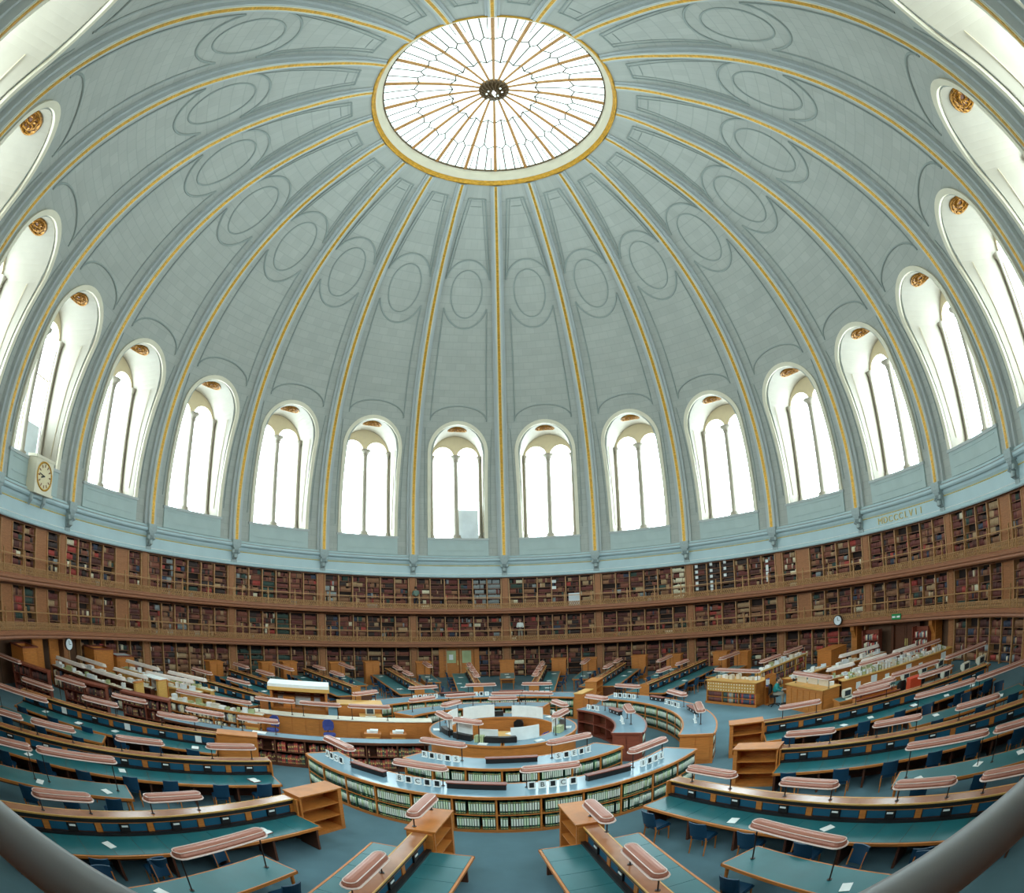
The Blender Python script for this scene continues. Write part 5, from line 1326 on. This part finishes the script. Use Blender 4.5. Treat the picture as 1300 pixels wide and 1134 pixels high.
# ------------------------------------------------------------------ people
def person(name_label, loc, rz, joints, radii, edges, clothes):
    pass
def skin_body(name, V, E, Rr, m, parent, sub=2):
    me = bpy.data.meshes.new(name); me.from_pydata(V, E, []); me.materials.append(m); o = ob(name, me, parent)
    mod = o.modifiers.new('skin', 'SKIN'); 
    sv = me.skin_vertices
    if not len(sv):
        bm_ = __import__('bmesh').new(); bm_.from_mesh(me); bm_.verts.layers.skin.verify(); bm_.to_mesh(me); bm_.free()
        sv = me.skin_vertices
    for i, r in enumerate(Rr):
        sv[0].data[i].radius = (r, r) if not isinstance(r, tuple) else r
        sv[0].data[i].use_root = (i == 0)
    s = o.modifiers.new('sub', 'SUBSURF'); s.levels = sub; s.render_levels = sub
    for p_ in me.polygons: p_.use_smooth = True
    return o
def head(parent, c, m_hair, face=-1):
    x, y, z = c
    b = B(); prof = [(.001, -.12), (.05, -.115), (.075, -.07), (.09, 0), (.088, .05), (.06, .1), (.001, .12)]
    b.lathe(prof, 14, 0); b.v = [(vx*1.08+x+(face*.012 if vz < -.05 else 0), vy*.9+y, vz+z) for vx, vy, vz in b.v]
    h = b.obj('head', M['skin'], parent, True)
    b = B(); b.tube([(x+face*.09, y, z+.02), (x+face*.125, y, z-.02)], [.012, .018], 6); b.obj('nose', M['skin'], h)
    for s in (-1, 1): b = B(); b.box(x+face*.092-.006, x+face*.092+.006, y+s*.035-.012, y+s*.035+.012, z+.012, z+.024); b.obj('eye', M['hair'], h)
    b = B(); b.box(x+face*.085-.006, x+face*.085+.006, y-.022, y+.022, z-.062, z-.052); b.obj('mouth', M['woodred'], h)
    for s in (-1, 1): b = B(); b.tube([(x, y+s*.078, z-.025), (x-face*.01, y+s*.092, z+.005), (x, y+s*.08, z+.03)], [.01, .016, .01], 6); b.obj('ear', M['skin'], h)
    b = B(); b.lathe([(.098, -.0), (.1, .05), (.07, .108), (.001, .13)], 14); b.v = [(vx*1.1+x-face*.018, vy*.93+y, vz+z-(.05 if (vx*face < -.02 and vz < .01) else -.03 if (vx*face > .05 and vz < .01) else 0)) for vx, vy, vz in b.v]
    b.obj('hair', M[m_hair], parent, True)
def hand(V, E, Rr, wrist, d, s):
    """five short finger chains from the wrist along direction d"""
    w = mathutils.Vector(V[wrist]); d = mathutils.Vector(d).normalized(); side = d.cross(mathutils.Vector((0, 0, 1)))
    if side.length < .1: side = mathutils.Vector((0, 1, 0))
    side.normalize(); palm = len(V); V.append(tuple(w+d*.05)); E.append((wrist, palm)); Rr.append((.032, .022))
    for i, (o, l) in enumerate(((-.03, .07), (-.01, .085), (.011, .08), (.03, .062))):
        a = len(V); V.append(tuple(w+d*.09+side*o)); V.append(tuple(w+d*(.09+l*.55)+side*o*1.1-mathutils.Vector((0, 0, .012)))); V.append(tuple(w+d*(.09+l*.85)+side*o*1.1-mathutils.Vector((0, 0, .04))))
        E.extend([(palm, a), (a, a+1), (a+1, a+2)]); Rr.extend([.0095, .009, .0075])
    a = len(V); V.append(tuple(w+d*.05-side*.05*s)); V.append(tuple(w+d*.09-side*.058*s)); E.extend([(palm, a), (a, a+1)]); Rr.extend([.011, .009])
def standing(label, loc, rz, m_shirt, m_tr, hold=True, fc=-1):
    t = thing('person', label, 'person', loc, rz)        # faces local -x
    f = fc
    # trousers
    V = [(0, 0, .95), (0, .09, .92), (f*.01, .10, .5), (.01, .10, .08), (0, -.09, .92), (f*.03, -.11, .5), (0, -.11, .08), (0, 0, 1.05)]
    skin_body('trousers', V, [(0, 1), (1, 2), (2, 3), (0, 4), (4, 5), (5, 6), (0, 7)], [(.12, .15), .095, .07, .055, .095, .07, .055, (.11, .15)], M[m_tr], t)
    V = [(0, 0, 1.02), (0, 0, 1.2), (0, 0, 1.38), (0, .17, 1.40), (f*.03, .23, 1.14), (0, -.17, 1.40), (f*.03, -.23, 1.14), (0, 0, 1.47), (f*.16, .14, 1.10), (f*.16, -.14, 1.10)]
    skin_body('shirt', V, [(0, 1), (1, 2), (2, 3), (3, 4), (2, 5), (5, 6), (2, 7), (4, 8), (6, 9)], [(.12, .155), (.115, .15), (.115, .16), .07, .052, .07, .052, .06, .04, .04], M[m_shirt], t)
    V = [(0, 0, 1.44), (0, 0, 1.54)]; E = [(0, 1)]; Rr = [.055, .05]
    skin_body('neck', V, E, Rr, M['skin'], t, 1)
    for s in (-1, 1):
        V = [(f*.13, s*.15, 1.10), (f*.22, s*.10, 1.11)]; E = [(0, 1)]; Rr = [.034, .026]; hand(V, E, Rr, 1, (f*1, -s*.4, .1), s)
        skin_body('hand', V, E, Rr, M['skin'], t, 1)
    head(t, (f*.01, 0, 1.64), 'hair', f)
    for s in (-1, 1):
        b = B(); b.prism([(.08, s*.105-.045), (.08, s*.105+.045), (f*.12, s*.105+.048), (f*.17, s*.105+.02), (f*.17, s*.105-.02), (f*.12, s*.105-.048)], 0, .08); b.obj('shoe', M['black'], t)
    return t
standing('person in a white shirt and pale trousers standing on the lower gallery holding a book', P3(20.85, 2.75, 2.66), RZ(2.75), 'shirt', 'trouser')
q = mathutils.Vector(P3(20.55, 2.75, 2.66+1.12)); book_open((q.x, q.y, q.z), RZ(2.75)+pi/2, 'open book held by the person on the lower gallery', 'held books')
standing('person in a grey-green top and dark trousers on the upper gallery facing the shelves', P3(20.9, -17.5, 5.08), RZ(-17.5)+pi, 'greyshirt', 'darktrouser')
def sitting(label, loc, rz, m_shirt, m_tr):
    t = thing('person', label, 'person', loc, rz); f = -1
    V = [(0, 0, .60), (0, .09, .58), (-.40, .11, .56), (-.42, .12, .1), (0, -.09, .58), (-.42, -.12, .56), (-.36, -.13, .1), (0, 0, .68)]
    skin_body('trousers', V, [(0, 1), (1, 2), (2, 3), (0, 4), (4, 5), (5, 6), (0, 7)], [(.12, .15), .09, .07, .052, .09, .07, .052, (.11, .15)], M[m_tr], t)
    V = [(0, 0, .66), (-.04, 0, .85), (-.09, 0, 1.03), (-.10, .17, 1.05), (-.16, .24, .82), (-.10, -.17, 1.05), (-.16, -.24, .82), (-.12, 0, 1.11), (-.34, .16, .76), (-.34, -.16, .76)]
    skin_body('shirt', V, [(0, 1), (1, 2), (2, 3), (3, 4), (2, 5), (5, 6), (2, 7), (4, 8), (6, 9)], [(.12, .155), (.115, .15), (.115, .16), .07, .052, .07, .052, .06, .04, .04], M[m_shirt], t)
    skin_body('neck', [(-.12, 0, 1.08), (-.15, 0, 1.19)], [(0, 1)], [.055, .05], M['skin'], t, 1)
    for s in (-1, 1):
        V = [(-.32, s*.16, .76), (-.42, s*.11, .77)]; E = [(0, 1)]; Rr = [.034, .026]; hand(V, E, Rr, 1, (-1, -s*.3, -.05), s); skin_body('hand', V, E, Rr, M['skin'], t, 1)
    head(t, (-.17, 0, 1.28), 'hair', -1)
    for s in (-1, 1):
        b = B(); y = s*.125; b.prism([(-.32, y-.045), (-.32, y+.045), (-.52, y+.048), (-.57, y+.02), (-.57, y-.02), (-.52, y-.048)], 0, .08); b.obj('shoe', M['black'], t)
    return t
sw = loc2(76.3, 12.25, 0)
sitting('person in a teal top and pale trousers sitting beside the card catalogue', sw, 2.5, 'tealshirt', 'trouser')
swivel(sw, 2.5, 'black swivel chair under the person in teal', 'black')
sw = loc2(76.8, 13.6, .1)
sitting('person in a white shirt sitting behind the person in teal', sw, 2.9, 'shirt', 'darktrouser')
swivel(sw, 2.9, 'black swivel chair under the person in the white shirt', 'black')
flush_books()
# ------------------------------------------------------------------ world, light and camera
w = bpy.data.worlds.new('world'); SC.world = w; w.use_nodes = True
bg = w.node_tree.nodes.get('Background') or w.node_tree.nodes.new('ShaderNodeBackground')
bg.inputs[0].default_value = (.8, .9, 1, 1); bg.inputs[1].default_value = 1.0
SC.view_settings.view_transform = 'Standard'; SC.view_settings.look = 'None'; SC.view_settings.exposure = 0.58; SC.view_settings.gamma = 1.0
SC.cycles.use_denoising = True
SC.cycles.max_bounces = 6; SC.cycles.diffuse_bounces = 4; SC.cycles.glossy_bounces = 2; SC.cycles.transmission_bounces = 2
SC.cycles.caustics_reflective = False; SC.cycles.caustics_refractive = False
SC.cycles.sample_clamp_indirect = 8
def make_camera():
    cd = bpy.data.cameras.new('camera'); co = bpy.data.objects.new('camera', cd); COL.objects.link(co)
    yaw, pit, rol = 0.0172, 0.3108, -0.0282
    F = np.array([sin(yaw)*cos(pit), cos(yaw)*cos(pit), sin(pit)])
    r = np.array([cos(yaw), -sin(yaw), 0]); u = np.cross(r, F)
    c, s = cos(rol), sin(rol); Rr = c*r+s*u; U = -s*r+c*u
    co.matrix_world = mathutils.Matrix(((Rr[0], U[0], -F[0], 0.1383), (Rr[1], U[1], -F[1], -20.5005), (Rr[2], U[2], -F[2], 6.5046), (0, 0, 0, 1)))
    cd.type = 'PANO'; cd.panorama_type = 'FISHEYE_LENS_POLYNOMIAL'; cd.sensor_fit = 'HORIZONTAL'; cd.sensor_width = 36.0
    k = 36.0/1300.0; th = np.linspace(0, 1.45, 200); rr = 732.09*(th-0.0795*th**3)*k
    A = np.stack([rr, rr**2, rr**3, rr**4], 1); co4 = np.linalg.lstsq(A, th, rcond=None)[0]
    cd.fisheye_polynomial_k0 = 0
    for i in range(4): setattr(cd, 'fisheye_polynomial_k%d' % (i+1), -float(co4[i]))
    cd.fisheye_fov = rad(175); cd.shift_x = 0.0; cd.shift_y = -0.0374
    cd.clip_start = .03; cd.clip_end = 200
    SC.camera = co
make_camera()
